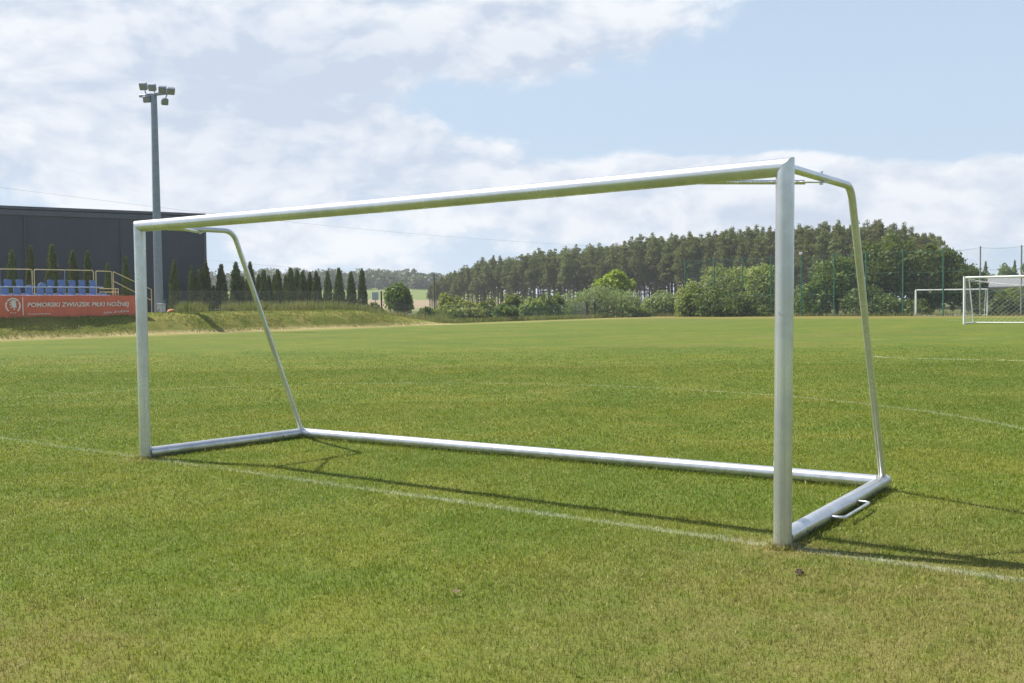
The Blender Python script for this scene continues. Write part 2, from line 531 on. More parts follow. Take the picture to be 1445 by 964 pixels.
M['grey_post'] = simple_mat('grey_green_post', (0.20, 0.23, 0.21), 0.6, 0.2, 0.2)
M['wire'] = simple_mat('galvanised_wire', (0.22, 0.24, 0.23), 0.5, 0.3, 0.1)
M['dark_post'] = simple_mat('dark_timber', (0.035, 0.030, 0.026), 0.8, 0, 0.25)
M['cable'] = simple_mat('cable', (0.10, 0.105, 0.11), 0.6)
M['banner'] = simple_mat('red_banner_cloth', (0.64, 0.14, 0.07), 0.65, 0, 0.10, 1.4, 0.25)
M['letter'] = simple_mat('white_print', (0.76, 0.70, 0.66), 0.6, 0, 0.05)
M['seat'] = simple_mat('blue_plastic', (0.09, 0.18, 0.38), 0.38, 0, 0.14, 2.0)
M['deck'] = simple_mat('pale_steel_deck', (0.50, 0.53, 0.58), 0.5, 0.3, 0.1)
M['yellow'] = simple_mat('faded_yellow_paint', (0.56, 0.47, 0.25), 0.5, 0, 0.15, 6)
M['coping'] = simple_mat('dark_coping', (0.075, 0.085, 0.11), 0.4, 0.4, 0.1)
M['cabinet'] = simple_mat('cabinet_grey', (0.50, 0.52, 0.52), 0.5, 0, 0.08)
M['orange'] = simple_mat('orange_heap', (0.42, 0.17, 0.055), 0.8, 0, 0.25, 9)
M['pale_board'] = simple_mat('pale_board', (0.40, 0.46, 0.52), 0.6, 0, 0.05)
M['bark'] = simple_mat('bark', (0.11, 0.085, 0.065), 0.9, 0, 0.3, 5, 0.5)
M['pine_bark'] = simple_mat('pine_bark', (0.16, 0.11, 0.08), 0.9, 0, 0.35, 2.5, 0.5)
M['roof_grey'] = simple_mat('grey_roof', (0.17, 0.17, 0.18), 0.7, 0, 0.2, 3)
M['plaster'] = simple_mat('plaster', (0.42, 0.38, 0.33), 0.8, 0, 0.1)
M['glass'] = simple_mat('dark_glass', (0.02, 0.025, 0.03), 0.1, 0, 0.05)
M['lens'] = simple_mat('lamp_lens', (0.22, 0.225, 0.23), 0.5, 0, 0.08)
M['car_paint'] = simple_mat('silver_blue_car_paint', (0.30, 0.36, 0.42), 0.3, 0.4, 0.04)
M['tyre'] = simple_mat('tyre', (0.02, 0.02, 0.02), 0.85)
M['red_tile'] = simple_mat('red_tile', (0.30, 0.10, 0.06), 0.8, 0, 0.2)
M['dry_leaf'] = simple_mat('dry_leaf', (0.13, 0.085, 0.035), 0.8, 0, 0.2, 30)
M['soil'] = simple_mat('dark_soil', (0.075, 0.055, 0.03), 0.95, 0, 0.3, 20, 0.5)
M['hill'] = None
M['thuja'] = leaf_mat('thuja_leaf', (0.045, 0.072, 0.020), (0.110, 0.145, 0.038), (0.115, 0.125, 0.036), 0.2, patch=1.2)
M['pine'] = leaf_mat('pine_needle', (0.062, 0.084, 0.022), (0.165, 0.185, 0.050), (0.175, 0.160, 0.050), 0.3, patch=0.35)
M['bush'] = leaf_mat('bush_leaf', (0.060, 0.100, 0.020), (0.15, 0.20, 0.050), (0.17, 0.21, 0.055), 0.42, patch=0.5)
M['willow'] = leaf_mat('willow_leaf', (0.14, 0.185, 0.075), (0.27, 0.32, 0.15), (0.22, 0.275, 0.11), 0.45, patch=0.4)
M['lime'] = leaf_mat('lime_leaf', (0.13, 0.19, 0.012), (0.32, 0.37, 0.035), (0.27, 0.33, 0.03), 0.45, patch=0.6)
M['dark_leaf'] = leaf_mat('dark_leaf', (0.030, 0.055, 0.012), (0.085, 0.125, 0.026), (0.13, 0.165, 0.035), 0.32, patch=0.45)
M['elder'] = leaf_mat('elder_leaf', (0.085, 0.13, 0.022), (0.28, 0.31, 0.085), (0.36, 0.38, 0.15), 0.45, patch=0.55)
M['elder_bright'] = leaf_mat('elder_blossom_leaf', (0.10, 0.15, 0.024), (0.30, 0.33, 0.085), (0.38, 0.39, 0.15), 0.45, patch=0.6)
M['oak'] = leaf_mat('oak_leaf', (0.050, 0.090, 0.018), (0.13, 0.18, 0.038), (0.14, 0.175, 0.035), 0.36, patch=0.5)
M['far_leaf'] = leaf_mat('far_wood_leaf', (0.065, 0.095, 0.055), (0.11, 0.14, 0.08), (0.13, 0.15, 0.08), 0.2, patch=0.06)
M['weed'] = leaf_mat('tall_weed', (0.13, 0.165, 0.045), (0.27, 0.275, 0.105), (0.36, 0.31, 0.15), 0.4, patch=0.5)
M['bank_grass'] = leaf_mat('bank_grass_blade', (0.10, 0.13, 0.018), (0.20, 0.20, 0.04), (0.30, 0.25, 0.09), 0.32, patch=0.4)


# ------------------------------------------------------------------ setting: ground, bank, hill
def build_ground():
    xs = np.unique(np.concatenate([np.linspace(-1800, -150, 12), np.linspace(-150, 150, 61), np.linspace(150, 1800, 12)]))
    ys = np.unique(np.concatenate([np.linspace(-400, -20, 6), np.linspace(-20, 160, 61), np.linspace(160, 2400, 14)]))
    X, Y = np.meshgrid(xs, ys)
    V = np.stack([X.ravel(), Y.ravel(), np.array([ground_z(a, b) for a, b in zip(X.ravel(), Y.ravel())])], 1)
    nx = len(xs)
    F = [(j * nx + i, j * nx + i + 1, (j + 1) * nx + i + 1, (j + 1) * nx + i) for j in range(len(ys) - 1) for i in range(nx - 1)]
    o = MB().raw(V, F).build('ground', M['turf'])
    o.data.polygons.foreach_set('use_smooth', np.ones(len(o.data.polygons), bool))
    tag(o, kind='structure')


def build_bank():
    ts = np.arange(-30, 38.6, 0.5)
    us = np.arange(-0.6, 9.01, 0.3)
    r = np.random.default_rng(3)
    V = []
    for t in ts:
        for u in us:
            z = bank_z(t, u)
            w = 0.03 * math.sin(t * 1.3 + u * 2.1) + 0.015 * math.sin(t * 2.9 - u) + r.normal(0, 0.012)
            if 0.2 < u < 7.5 and z > 0.1: z += w
            uu = u + (0.10 * math.sin(t * 0.5) if u < 1.2 else 0)
            V.append(bank_pt(t, uu, z if bank_scale(t) > 0.02 else -0.06))
    nu = len(us)
    F = [(i * nu + j, (i + 1) * nu + j, (i + 1) * nu + j + 1, i * nu + j + 1) for i in range(len(ts) - 1) for j in range(nu - 1)]
    mb = MB(); mb.raw(V, np.array(F)[:, ::-1])
    o = mb.build('embankment', M['bank'])
    o.data.polygons.foreach_set('use_smooth', np.ones(len(o.data.polygons), bool))
    tag(o, kind='structure')


def make_hill_mat():
    m, nt, b = new_mat('far_field')
    pos = nt.n('ShaderNodeNewGeometry').outputs['Position']
    x, y, z = nt.xyz(pos)
    n = nt.noise(pos, 0.02, 4.0, 0.6); n2 = nt.noise(pos, 0.15, 4.0, 0.6)
    yy = nt.math('ADD', y, nt.math('MULTIPLY_ADD', n, 60.0, -30.0))
    c = nt.mix(nt.smooth(yy, 335, 345), (0.26, 0.20, 0.13), (0.13, 0.17, 0.05))
    c = nt.mix(nt.math('MULTIPLY', nt.smooth(yy, 260, 255), 1.0), c, (0.17, 0.18, 0.07))
    c = nt.mix(nt.math('MULTIPLY', nt.smooth(n2, 0.45, 0.7), 0.4), c, (0.20, 0.20, 0.09))
    nt.l(c, b.inputs['Base Color']); b.inputs['Roughness'].default_value = 0.95; b.inputs['Specular IOR Level'].default_value = 0.05
    return m


def build_hill():
    M['hill'] = make_hill_mat()
    xs = np.linspace(-420, 90, 52); ys = np.linspace(170, 900, 50)
    V = []
    for y in ys:
        for x in xs:
            a = np.clip((y - 180) / 420, 0, 1); a = a * a * (3 - 2 * a)
            side = np.clip((70 - x) / 120, 0, 1); side = side * side * (3 - 2 * side)
            V.append((x, y, -0.4 + 12.0 * a * side + 0.5 * math.sin(x * 0.02) * a))
    nx = len(xs)
    F = [(j * nx + i, j * nx + i + 1, (j + 1) * nx + i + 1, (j + 1) * nx + i) for j in range(len(ys) - 1) for i in range(nx - 1)]
    o = MB().raw(V, F).build('hill', M['hill'])
    o.data.polygons.foreach_set('use_smooth', np.ones(len(o.data.polygons), bool))
    tag(o, kind='structure')


def hill_z(x, y):
    a = min(max((y - 180) / 420, 0), 1); a = a * a * (3 - 2 * a)
    s = min(max((70 - x) / 120, 0), 1); s = s * s * (3 - 2 * s)
    return -0.4 + 12.0 * a * s + 0.5 * math.sin(x * 0.02) * a


# ------------------------------------------------------------------ turf blades
def blade_mesh(P, h, w, r, lean=0.75):
    """one bent triangle-and-quad blade per point"""
    n = len(P)
    a = r.uniform(0, 2 * np.pi, n)
    side = np.stack([np.cos(a), np.sin(a), np.zeros(n)], 1) * (w * 0.5)[:, None]
    b = r.uniform(0, 2 * np.pi, n); L = np.abs(r.normal(0, lean, n)).clip(0.05, 1.6)
    d = np.stack([np.cos(b), np.sin(b), np.zeros(n)], 1)
    mid = P + UZ * (h * 0.55)[:, None] + d * (h * 0.28 * L)[:, None]
    tip = P + UZ * (h * (1.0 - 0.32 * L).clip(0.3, 1))[:, None] + d * (h * 0.95 * L)[:, None]
    V = np.stack([P - side, P + side, mid + side * 0.8, mid - side * 0.8, tip], 1).reshape(-1, 3)
    base = np.arange(n) * 5
    Q = np.stack([base, base + 1, base + 2, base + 3], 1); T = np.stack([base + 3, base + 2, base + 4], 1)
    flat = np.concatenate([Q, T], 1).ravel()
    sizes = np.tile([4, 3], n)
    return V, flat, sizes


def build_grass():
    r = np.random.default_rng(11)
    Ps, hs, ws = [], [], []
    half = math.tan(math.atan(722.5 / F_PX)) + 0.03
    for y0, y1, dens, h, w in [(3.3, 5.5, 9500, 0.030, 0.0036), (5.5, 8, 7200, 0.030, 0.0044), (8, 11.5, 4600, 0.030, 0.0058), (11.5, 17, 2300, 0.030, 0.0085), (17, 26, 900, 0.030, 0.013), (26, 38, 300, 0.028, 0.02)]:
        area_w = 2 * (half * y1 + 1.4)
        n = int(area_w * (y1 - y0) * dens)
        x = r.uniform(-area_w / 2, area_w / 2, n); y = r.uniform(y0 if y0 > 4 else 2.7, y1, n)
        keep = np.abs(x) < half * y + 1.4
        # clumps: denser and thinner spots
        cl = 0.5 + 0.5 * np.sin(x * 7.3 + 2 * np.sin(y * 3.1)) * np.sin(y * 6.1 + 1.7 * np.sin(x * 4.3))
        cl2 = 0.5 + 0.25 * (np.sin(x * 23 + 2.1 * np.sin(y * 17) + .7 * y) + np.sin(y * 29 + 1.9 * np.sin(x * 19) - .9 * x))
        keep &= r.random(n) < (0.80 + 0.20 * cl) * (0.93 + 0.07 * cl2)
        if y1 > 30: keep &= r.random(n) < (1 - (y - 26) / 12)
        x, y = x[keep], y[keep]
        P = np.stack([x, y, np.full(len(x), -0.003)], 1)
        tall = (0.85 + 0.3 * cl[keep]) * (0.86 + 0.28 * cl2[keep])
        Ps.append(P); hs.append(h * tall * r.uniform(0.55, 1.25, len(x))); ws.append(w * r.uniform(0.6, 1.2, len(x)))
    # longer grass the mower leaves along the tubes of the goal
    BL = np.array([-2.596, 12.638, 0]); BR = np.array([3.168, 8.768, 0])
    for a, b, n in ((LB, BL, 1500), (RB, BR, 2000), (BL, BR, 5200)):
        f = r.uniform(0, 1, n); d = (b - a) / np.linalg.norm(b - a); sd = np.array([-d[1], d[0], 0])
        P = a + np.outer(f, b - a) + np.outer(r.choice([-1, 1], n) * (0.052 + np.abs(r.normal(0, .022, n))), sd)
        Ps.append(P - UZ * .003); hs.append(0.048 * r.uniform(.4, 1.3, n)); ws.append(0.005 * r.uniform(.7, 1.3, n))
    for c in (LB, RB):
        n = 420; a = r.uniform(0, 6.28, n); q = 0.062 + np.abs(r.normal(0, .025, n))
        Ps.append(c + np.stack([np.cos(a) * q, np.sin(a) * q, np.full(n, -.003)], 1)); hs.append(0.05 * r.uniform(.4, 1.4, n)); ws.append(0.005 * r.uniform(.7, 1.3, n))
    P = np.concatenate(Ps); h = np.concatenate(hs); w = np.concatenate(ws)
    V, flat, sizes = blade_mesh(P, h, w, r)
    me = np_mesh('grass', V, flat, sizes)
    o = link('grass', me, M['blade'])
    tag(o, 'short mown grass of the pitch around the aluminium goal', 'grass', kind='stuff')


def tufts(n, pts_fn, h, w, mat, name, label, seed, lean=0.45):
    r = np.random.default_rng(seed)
    P = pts_fn(n, r)
    hh = h * r.uniform(0.35, 1.15, len(P)); ww = np.full(len(P), w) * r.uniform(0.6, 1.3, len(P))
    V, flat, sizes = blade_mesh(P, hh, ww, r, lean)
    o = link(name, np_mesh(name, V, flat, sizes), mat)
    tag(o, label, 'grass', kind='stuff')
    return o


def build_rough_grass():
    def bank_pts(n, r):
        t = r.uniform(-26, 37, n); u = r.uniform(0.0, 5.5, n)
        k = r.random(n) < np.array([0.15 + 0.85 * bank_scale(a) for a in t])
        t, u = t[k], u[k]
        z = np.array([bank_z(a, b) for a, b in zip(t, u)])
        return F0 + np.outer(t, E1) + np.outer(u, E2) + np.outer(z, UZ)
    tufts(36000, bank_pts, 0.13, 0.045, M['bank_grass'], 'bank_grass', 'rough yellow green grass growing on the long bank', 21, 0.7)

    def crest_pts(n, r):
        t = r.uniform(11, 40, n); u = r.normal(4.9, 0.55, n)
        clump = 0.5 + 0.5 * np.sin(t * 1.9 + 1.3 * np.sin(t * 0.7))
        k = r.random(n) < 0.3 + 0.7 * clump
        k &= ~((t > on_line(284, 4.9)) & (t < on_line(318, 4.9)))
        k &= ~((t < on_line(252, 4.9)))
        t, u = t[k], u[k]
        z = np.array([bank_z(a, b) for a, b in zip(t, u)])
        return F0 + np.outer(t, E1) + np.outer(u, E2) + np.outer(z, UZ)
    tufts(17000, crest_pts, 0.85, 0.032, M['weed'], 'tall_weeds', 'tall pale weeds along the low wire fence on the bank', 22, 0.35)

    def edge_pts(n, r):
        k = n // 2
        t = r.uniform(33, 63, k); u = 2.2 + np.abs(r.normal(0, 1.0, k))
        A = F0 + np.outer(t, E1) + np.outer(u, E2)
        base = bank_pt(63, 2.2); s = r.uniform(-1, 50, n - k); g = 95.6 + np.abs(r.normal(0, .9, n - k))
        B = base + np.outer(s, GD); B = B + np.outer(g - B @ GN, GN)
        B = B[r.random(len(B)) < np.interp(s, [0, 12, 20, 50], [1, .8, .3, .25])]
        return np.concatenate([A, B])
    tufts(13000, edge_pts, 0.5, 0.04, M['weed'], 'tall_weeds', 'tall dry grass along the far edge of the pitch', 23, 0.4)


# ------------------------------------------------------------------ the aluminium goal
def arc_path(a, corner, b, radius, n=9):
    """polyline a-corner-b with the corner rounded"""
    a, c, b = [np.asarray(p, float) for p in (a, corner, b)]
    d1 = (a - c) / np.linalg.norm(a - c); d2 = (b - c) / np.linalg.norm(b - c)
    ang = math.acos(np.clip(np.dot(d1, d2), -1, 1)); L = radius / math.tan(ang / 2)
    p1 = c + d1 * L; p2 = c + d2 * L
    bis = (d1 + d2) / np.linalg.norm(d1 + d2); cen = c + bis * radius / math.sin(ang / 2)
    v1 = p1 - cen; v2 = p2 - cen; om = math.acos(np.clip(np.dot(v1, v2) / radius ** 2, -1, 1))
    pts = [a]
    for k in range(n + 1):
        s = k / n
        pts.append(cen + (math.sin((1 - s) * om) * v1 + math.sin(s * om) * v2) / math.sin(om))
    pts.append(b)
    return pts


def build_goal():
    t = thing('football_goal', 'bare aluminium football goal without a net, standing large on the near turf', 'goal', (LB + RB) / 2)
    r = 0.06; zc = 2.497
    alu_front = make_alu_mat(GD); alu_back = make_alu_mat(np.array([3.168, 8.768, 0]) - np.array([-2.596, 12.638, 0])); alu_side = make_alu_mat((.6, .78, 0))
    LT = np.array([-3.969, 11.033, 0]); RT = np.array([1.786, 6.713, 0])
    n = 40
    ang = np.arange(n) * 2 * np.pi / n

    def post(foot, top, inward):
        inward = inward / np.linalg.norm(inward); side = np.array([-inward[1], inward[0], 0])
        vs = []; zs = [-0.02, 0.8, 1.6, 2.3]
        for z in zs:
            c = foot + (top - foot) * z / zc
            for a in ang: vs.append(np.array([c[0], c[1], z]) + inward * r * math.cos(a) + side * r * math.sin(a))
        for a in ang:
            vs.append(np.array([top[0], top[1], zc - r * math.cos(a) * 0.985]) + inward * r * math.cos(a) + side * r * math.sin(a))
        fs = [(i * n + j, i * n + (j + 1) % n, (i + 1) * n + (j + 1) % n, (i + 1) * n + j) for i in range(4) for j in range(n)]
        m = MB().add(vs, fs, True)
        m.add([vs[j] for j in range(n)], [tuple(range(n - 1, -1, -1))])
        return m
    post(LB, LT, RT - LT).build('post', M['alu'], t)
    post(RB, RT, LT - RT).build('post', M['alu'], t)
    # crossbar, mitred into the posts
    d = (RT - LT) / np.linalg.norm(RT - LT); side = np.array([-d[1], d[0], 0])
    vs = []
    fr = [0, .02, .25, .5, .75, .98, 1]
    L = np.linalg.norm(RT - LT)
    for q, f in enumerate(fr):
        for a in ang:
            up = r * math.sin(a)
            x = f * L
            if q == 0: x = -up * 0.985 + 0.0015
            if q == len(fr) - 1: x = L + up * 0.985 - 0.0015
            sag = -0.012 * math.sin(math.pi * f)
            vs.append(LT + d * x + side * r * math.cos(a) + UZ * (zc + up + sag))
    fs = [(i * n + j, i * n + (j + 1) % n, (i + 1) * n + (j + 1) % n, (i + 1) * n + j) for i in range(len(fr) - 1) for j in range(n)]
    MB().add(vs, fs, True).build('crossbar', alu_front, t)
    # frame on the ground
    BL = np.array([-2.596, 12.638, 0]); BR = np.array([3.168, 8.768, 0])
    zb = 0.063
    sl = (BL - LB) / np.linalg.norm(BL - LB); sr = (BR - RB) / np.linalg.norm(BR - RB)
    outl = np.array([sl[1], -sl[0], 0]); outr = np.array([sr[1], -sr[0], 0])
    Z = UZ * zb
    rb = 0.0585
    lbar = MB().tube([LB + sl * 0.045 + Z, LB + (BL - LB) * .5 + Z, BL + sl * 0.03 + Z], rb, 36).build('ground_bar', alu_side, t)
    rbar = MB().tube([RB + sr * 0.045 + Z, RB + (BR - RB) * .5 + Z, BR + sr * 0.065 + Z, BR + sr * 0.075 + Z], [rb, rb, rb, rb * .93], 36).build('ground_bar', alu_side, t)
    bd = (BR - BL) / np.linalg.norm(BR - BL)
    MB().tube([BL + bd * 0.035 + Z, (BL + BR) / 2 + Z, BR - bd * 0.05 + Z], rb * 0.995, 36).build('back_bar', alu_back, t)
    for bar, o, dirn, out, ss in ((rbar, RB, sr, outr, [(0.332, .056), (0.482, .05), (1.943, .05), (2.113, .042)]), (lbar, LB, sl, outl, [(0.296, .039), (1.78, .058)])):
        for s, z in ss:
            y = math.sqrt(max(rb ** 2 - (z - zb) ** 2, 0))
            nrm = (out * y + UZ * (z - zb)) / rb
            p = o + dirn * s + out * y + UZ * z
            MB().tube([p - nrm * 0.004, p + nrm * 0.0012], 0.0095, 12).build('bolt_hole', M['hole'], bar)
    # net stanchions: arm from the post top, bend, leg to the rear corner
    for foot, top, rear, s, corner, inner in ((LB, LT, BL, sl, 1.17, d), (RB, RT, BR, sr, 1.45, -d)):
        back = np.linalg.norm(rear - foot) - 0.02
        za = zc + 0.003
        a = top + s * 0.05 + UZ * za; c = top + s * corner + UZ * za; e = foot + s * back + UZ * 0.1
        MB().tube(arc_path(a, c, e, 0.17), 0.029, 20).build('stanchion', M['alu'], t)
        # plate weld at the foot
        MB().tube([e - UZ * 0.012, e + UZ * 0.03], [0.047, 0.032], 20, caps=False).build('weld_collar', M['alu'], t)
        # diagonal brace bolted between crossbar and arm
        p0 = top + inner * 0.62 + UZ * (zc - 0.045) + s * 0.03
        p1 = top + s * 0.74 + UZ * (za - 0.034)
        bdir = (p1 - p0) / np.linalg.norm(p1 - p0); bs = np.cross(bdir, UZ); bs /= np.linalg.norm(bs)
        br_ = MB().tube([p0, p0 + bdir * 0.06, p1 - bdir * 0.13], 0.0165, 14)
        br_.bbox(p1 - bdir * 0.04 - UZ * 0.001, (0.2, 0.042, 0.007), 0.002, bdir, bs, np.cross(bdir, bs) * -1)
        bo = br_.build('brace', M['alu'], t)
        MB().tube([p1 - UZ * 0.012, p1 + UZ * 0.075], 0.0065, 8).tube([p1 - UZ * 0.018, p1 - UZ * 0.006], 0.013, 6).tube([p1 + UZ * 0.064, p1 + UZ * 0.076], 0.013, 6).build('bolt', M['alu'], bo)
    # lifting handle on the outer side of the right ground bar
    h0 = RB + sr * 0.86 + outr * 0.05 + UZ * 0.062; h3 = RB + sr * 1.53 + outr * 0.05 + UZ * 0.062
    h1 = h0 + outr * 0.10; h2 = h3 + outr * 0.10
    m = (h1 + h2) / 2
    p = arc_path(h0, h1, m, 0.045, 6)[:-1] + arc_path(m, h2, h3, 0.045, 6)[1:]
    MB().tube(p, 0.0115, 14).build('handle', M['alu'], t)


# ------------------------------------------------------------------ far goals
def far_goal(label, P, d, back, w, h, depth, netted, top_depth):
    """P foot of the left post, d along the goal line, back away from its mouth"""
    t = thing('football_goal', label, 'goal', P)
    P = np.asarray(P, float); Q = P + d * w
    for o in (P, Q): MB().tube([o - UZ * .02, o + UZ * (h + .06)], 0.06, 14).build('post', M['white'], t)
    MB().tube([P + UZ * h + d * .06, Q + UZ * h - d * .06], 0.06, 14).build('crossbar', M['white'], t)
    for o in (P, Q):
        o2 = o + UZ * (h - 0.03)
        MB().tube(arc_path(o2 + back * .05, o2 + back * top_depth, o + back * depth + UZ * .05, 0.15), 0.032, 10).build('stanchion', M['white'], t)
        MB().tube([o + back * .06 + UZ * .04, o + back * depth + UZ * .04], 0.035, 10).build('ground_bar', M['white'], t)
    MB().tube([P + back * depth + UZ * .04, Q + back * depth + UZ * .04], 0.035, 10).build('back_bar', M['white'], t)
    if netted:
        segs = []
        # the net: rear sheet from the sagging top edge to the ground, sides, and a sagging roof
        nx = int(w / 0.13); nz = 19
        def rear(i, k):
            f = i / nx; z0 = h - 0.08 - 0.42 * math.sin(math.pi * min(f, 1)) ** 0.8
            dd = top_depth + 0.1
            z = z0 * (1 - k / nz); b = dd + (depth - dd) * (k / nz) - 0.18 * math.sin(math.pi * k / nz)
            return P + d * w * f + back * b + UZ * (z + .03)
        for i in range(nx):
            for k in range(nz):
                if (i + k) % 2 == 0: segs += [(rear(i, k), rear(i + 1, k + 1))]
                else: segs += [(rear(i + 1, k), rear(i, k + 1))]
        def roof(i, k):
            f = i / nx; a = k / 6; p0 = P + d * w * f + UZ * (h - .04); p1 = rear(i, 0)
            return p0 * (1 - a) + p1 * a - UZ * 0.12 * math.sin(math.pi * a)
        for i in range(nx):
            for k in range(6):
                segs += [(roof(i, k), roof(i + 1, k + 1))] if (i + k) % 2 == 0 else [(roof(i + 1, k), roof(i, k + 1))]
        for o in (P, Q):
            for i in range(12):
                for k in range(14):
                    def sp(i, k):
                        a = i / 12; z = (h - .05) * k / 14; return o + back * (a * (depth - (depth - top_depth) * k / 14)) + UZ * z
                    segs += [(sp(i, k), sp(i + 1, k + 1))] if (i + k) % 2 == 0 else [(sp(i + 1, k), sp(i, k + 1))]
        net = MB().wires(segs, 0.0026)
        net.tube([rear(i, 0) for i in range(nx + 1)], 0.014, 5, caps=False)
        net.build('net', M['net'], t)


# ------------------------------------------------------------------ leaves
def leaf_quads(C, size, r, elong=0.55, up=0.0, outward=None):
    """diamond leaf faces about centres C"""
    n = len(C)
    d = r.normal(size=(n, 3)); d[:, 2] += up
    if outward is not None: d += outward
    d /= np.linalg.norm(d, axis=1)[:, None]
    a = r.normal(size=(n, 3)); u = np.cross(d, a); u /= np.linalg.norm(u, axis=1)[:, None] + 1e-9
    w = np.cross(d, u)
    s = (size * r.uniform(0.6, 1.35, n))[:, None]
    V = np.stack([C + u * s, C + w * s * elong, C - u * s, C - w * s * elong], 1).reshape(-1, 3)
    b = np.arange(n) * 4
    return V, np.stack([b, b + 1, b + 2, b + 3], 1)


def clump_points(clumps, per, r, shell=0.55, bottom=1.0):
    """points in ellipsoid clumps, thicker to the outside"""
    out, nrm = [], []
    vol = [c[3] * c[4] + c[4] * c[5] + c[3] * c[5] for c in clumps]; tot = sum(vol)
    for c, v in zip(clumps, vol):
        n = max(6, int(per * v / tot))
        if bottom < 1: n = int(n * 1.5)
        d = r.normal(size=(n, 3)); d /= np.linalg.norm(d, axis=1)[:, None]
        if bottom < 1:
            d = d[(d[:, 2] > -0.1) | (r.random(n) < bottom)]; n = len(d)
        rad_ = r.uniform(shell, 1.0, n) ** 0.7 * (1 + r.normal(0, 0.10, n))
        P = np.array(c[:3]) + d * rad_[:, None] * np.array(c[3:6])
        out.append(P); nrm.append(d * np.array([1, 1, 1]))
    return np.concatenate(out), np.concatenate(nrm)


def crown_clumps(w, h, z0, n, r, csize=0.3, flat=0.8, round_=0.9, wy=None):
    """sub-clumps spread over an ellipsoid crown, width w, from z0 to h"""
    cl = []
    cz = (z0 + h) / 2; hz = (h - z0) / 2; wy = wy or w
    for i in range(n):
        d = r.normal(size=3); d /= np.linalg.norm(d)
        q = r.uniform(0.45, 1.0) ** 0.5
        cs = csize * r.uniform(0.6, 1.25)
        sx = w / 2 * cs; sz = hz * cs * 1.5 * flat
        x = d[0] * q * (w / 2 - sx * 0.9); y = d[1] * q * (wy / 2 - sx * 0.9); z = cz + d[2] * q * (hz - sz * 0.9)
        k = 1.0
        if z < cz: k = 1 - round_ * 0.15 * (cz - z) / hz
        cl.append((x * k, y * k, z, sx, sx, max(sz, sx * 0.55)))
    return cl


def plant(name, label, cat, P, w, h, mat, seed, z0=0.0, n_clump=34, leaves=4200, leaf=0.17, csize=0.34, trunk=None, bark='bark', group=None, elong=0.6, wy=None, drop=0.0):
    r = np.random.default_rng(seed)
    t = thing(name, label, cat, P, group)
    P = np.asarray(P, float)
    if not trunk: z0 = z0 - 0.5 * h
    cl = crown_clumps(w, h, z0, n_clump, r, csize, wy=wy)
    cl = [c for c in cl if c[2] > -.2]
    C, N = clump_points(cl, leaves, r, .6, .3)
    k = C[:, 2] > 0.03; C = C[k]; N = N[k]
    V, F = leaf_quads(C, leaf, r, elong, 0.25, N * 0.8)
    MB().raw(V + P, F).build('crown' if trunk else 'foliage', mat, t)
    tr = trunk or w * 0.012 + 0.02
    m = MB()
    top = np.array([r.normal(0, w * .03), r.normal(0, w * .03), max(z0, 0) + (h - max(z0, 0)) * 0.6])
    m.tube([P - UZ * .05, P + top * .4 + UZ * 0, P + top], [tr * 1.2, tr * .85, tr * .3], 8)
    for c in cl[:10]:
        s = r.uniform(0.2, 0.8); a = P + top * s; b = P + np.array(c[:3])
        m.tube([a, (a + b) / 2 + UZ * 0.1 * w * r.uniform(0, .4), b], [tr * .45, tr * .3, tr * .12], 5, caps=False)
    m.build('trunk' if trunk else 'stems', M[bark], t)
    return t


# ------------------------------------------------------------------ columnar conifers
def thuja_mesh(seed, h=5.0, w=0.95, twin=False):
    r = np.random.default_rng(seed)
    n = 2600
    z = r.beta(1.1, 1.35, n)
    prof = np.interp(z, [0, .06, .3, .55, .8, .93, 1], [.86, .96, 1, .84, .52, .28, .05])
    a = r.uniform(0, 2 * np.pi, n)
    lump = 1 + 0.13 * np.sin(a * 3 + z * 13 + seed) + 0.09 * np.sin(a * 5 - z * 29)
    q = prof * lump * w / 2 * r.uniform(0.72, 1.06, n)
    C = np.stack([np.cos(a) * q, np.sin(a) * q, z * h], 1)
    if twin:
        C2 = C.copy(); C2[:, 2] *= 0.93; C2[:, 0] = C2[:, 0] * .8 + 0.5; C[:, 0] = C[:, 0] * .8 - 0.05
        C = np.concatenate([C[::2], C2[1::2]]); a = np.concatenate([a[::2], a[1::2]]); n = len(C)
    u = np.stack([np.cos(a) * .35, np.sin(a) * .35, np.ones(n)], 1) + r.normal(0, .25, (n, 3)); u /= np.linalg.norm(u, axis=1)[:, None]
    rad_dir = np.stack([np.cos(a), np.sin(a), np.zeros(n)], 1) + r.normal(0, .6, (n, 3))
    s2 = np.cross(u, rad_dir); s2 /= np.linalg.norm(s2, axis=1)[:, None]
    s = r.uniform(.7, 1.3, n)[:, None]
    V = np.stack([C - u * .10 * s, C + s2 * .055 * s, C + u * .19 * s, C - s2 * .055 * s], 1).reshape(-1, 3)
    b = np.arange(n) * 4
    return V, np.stack([b, b + 1, b + 2, b + 3], 1)


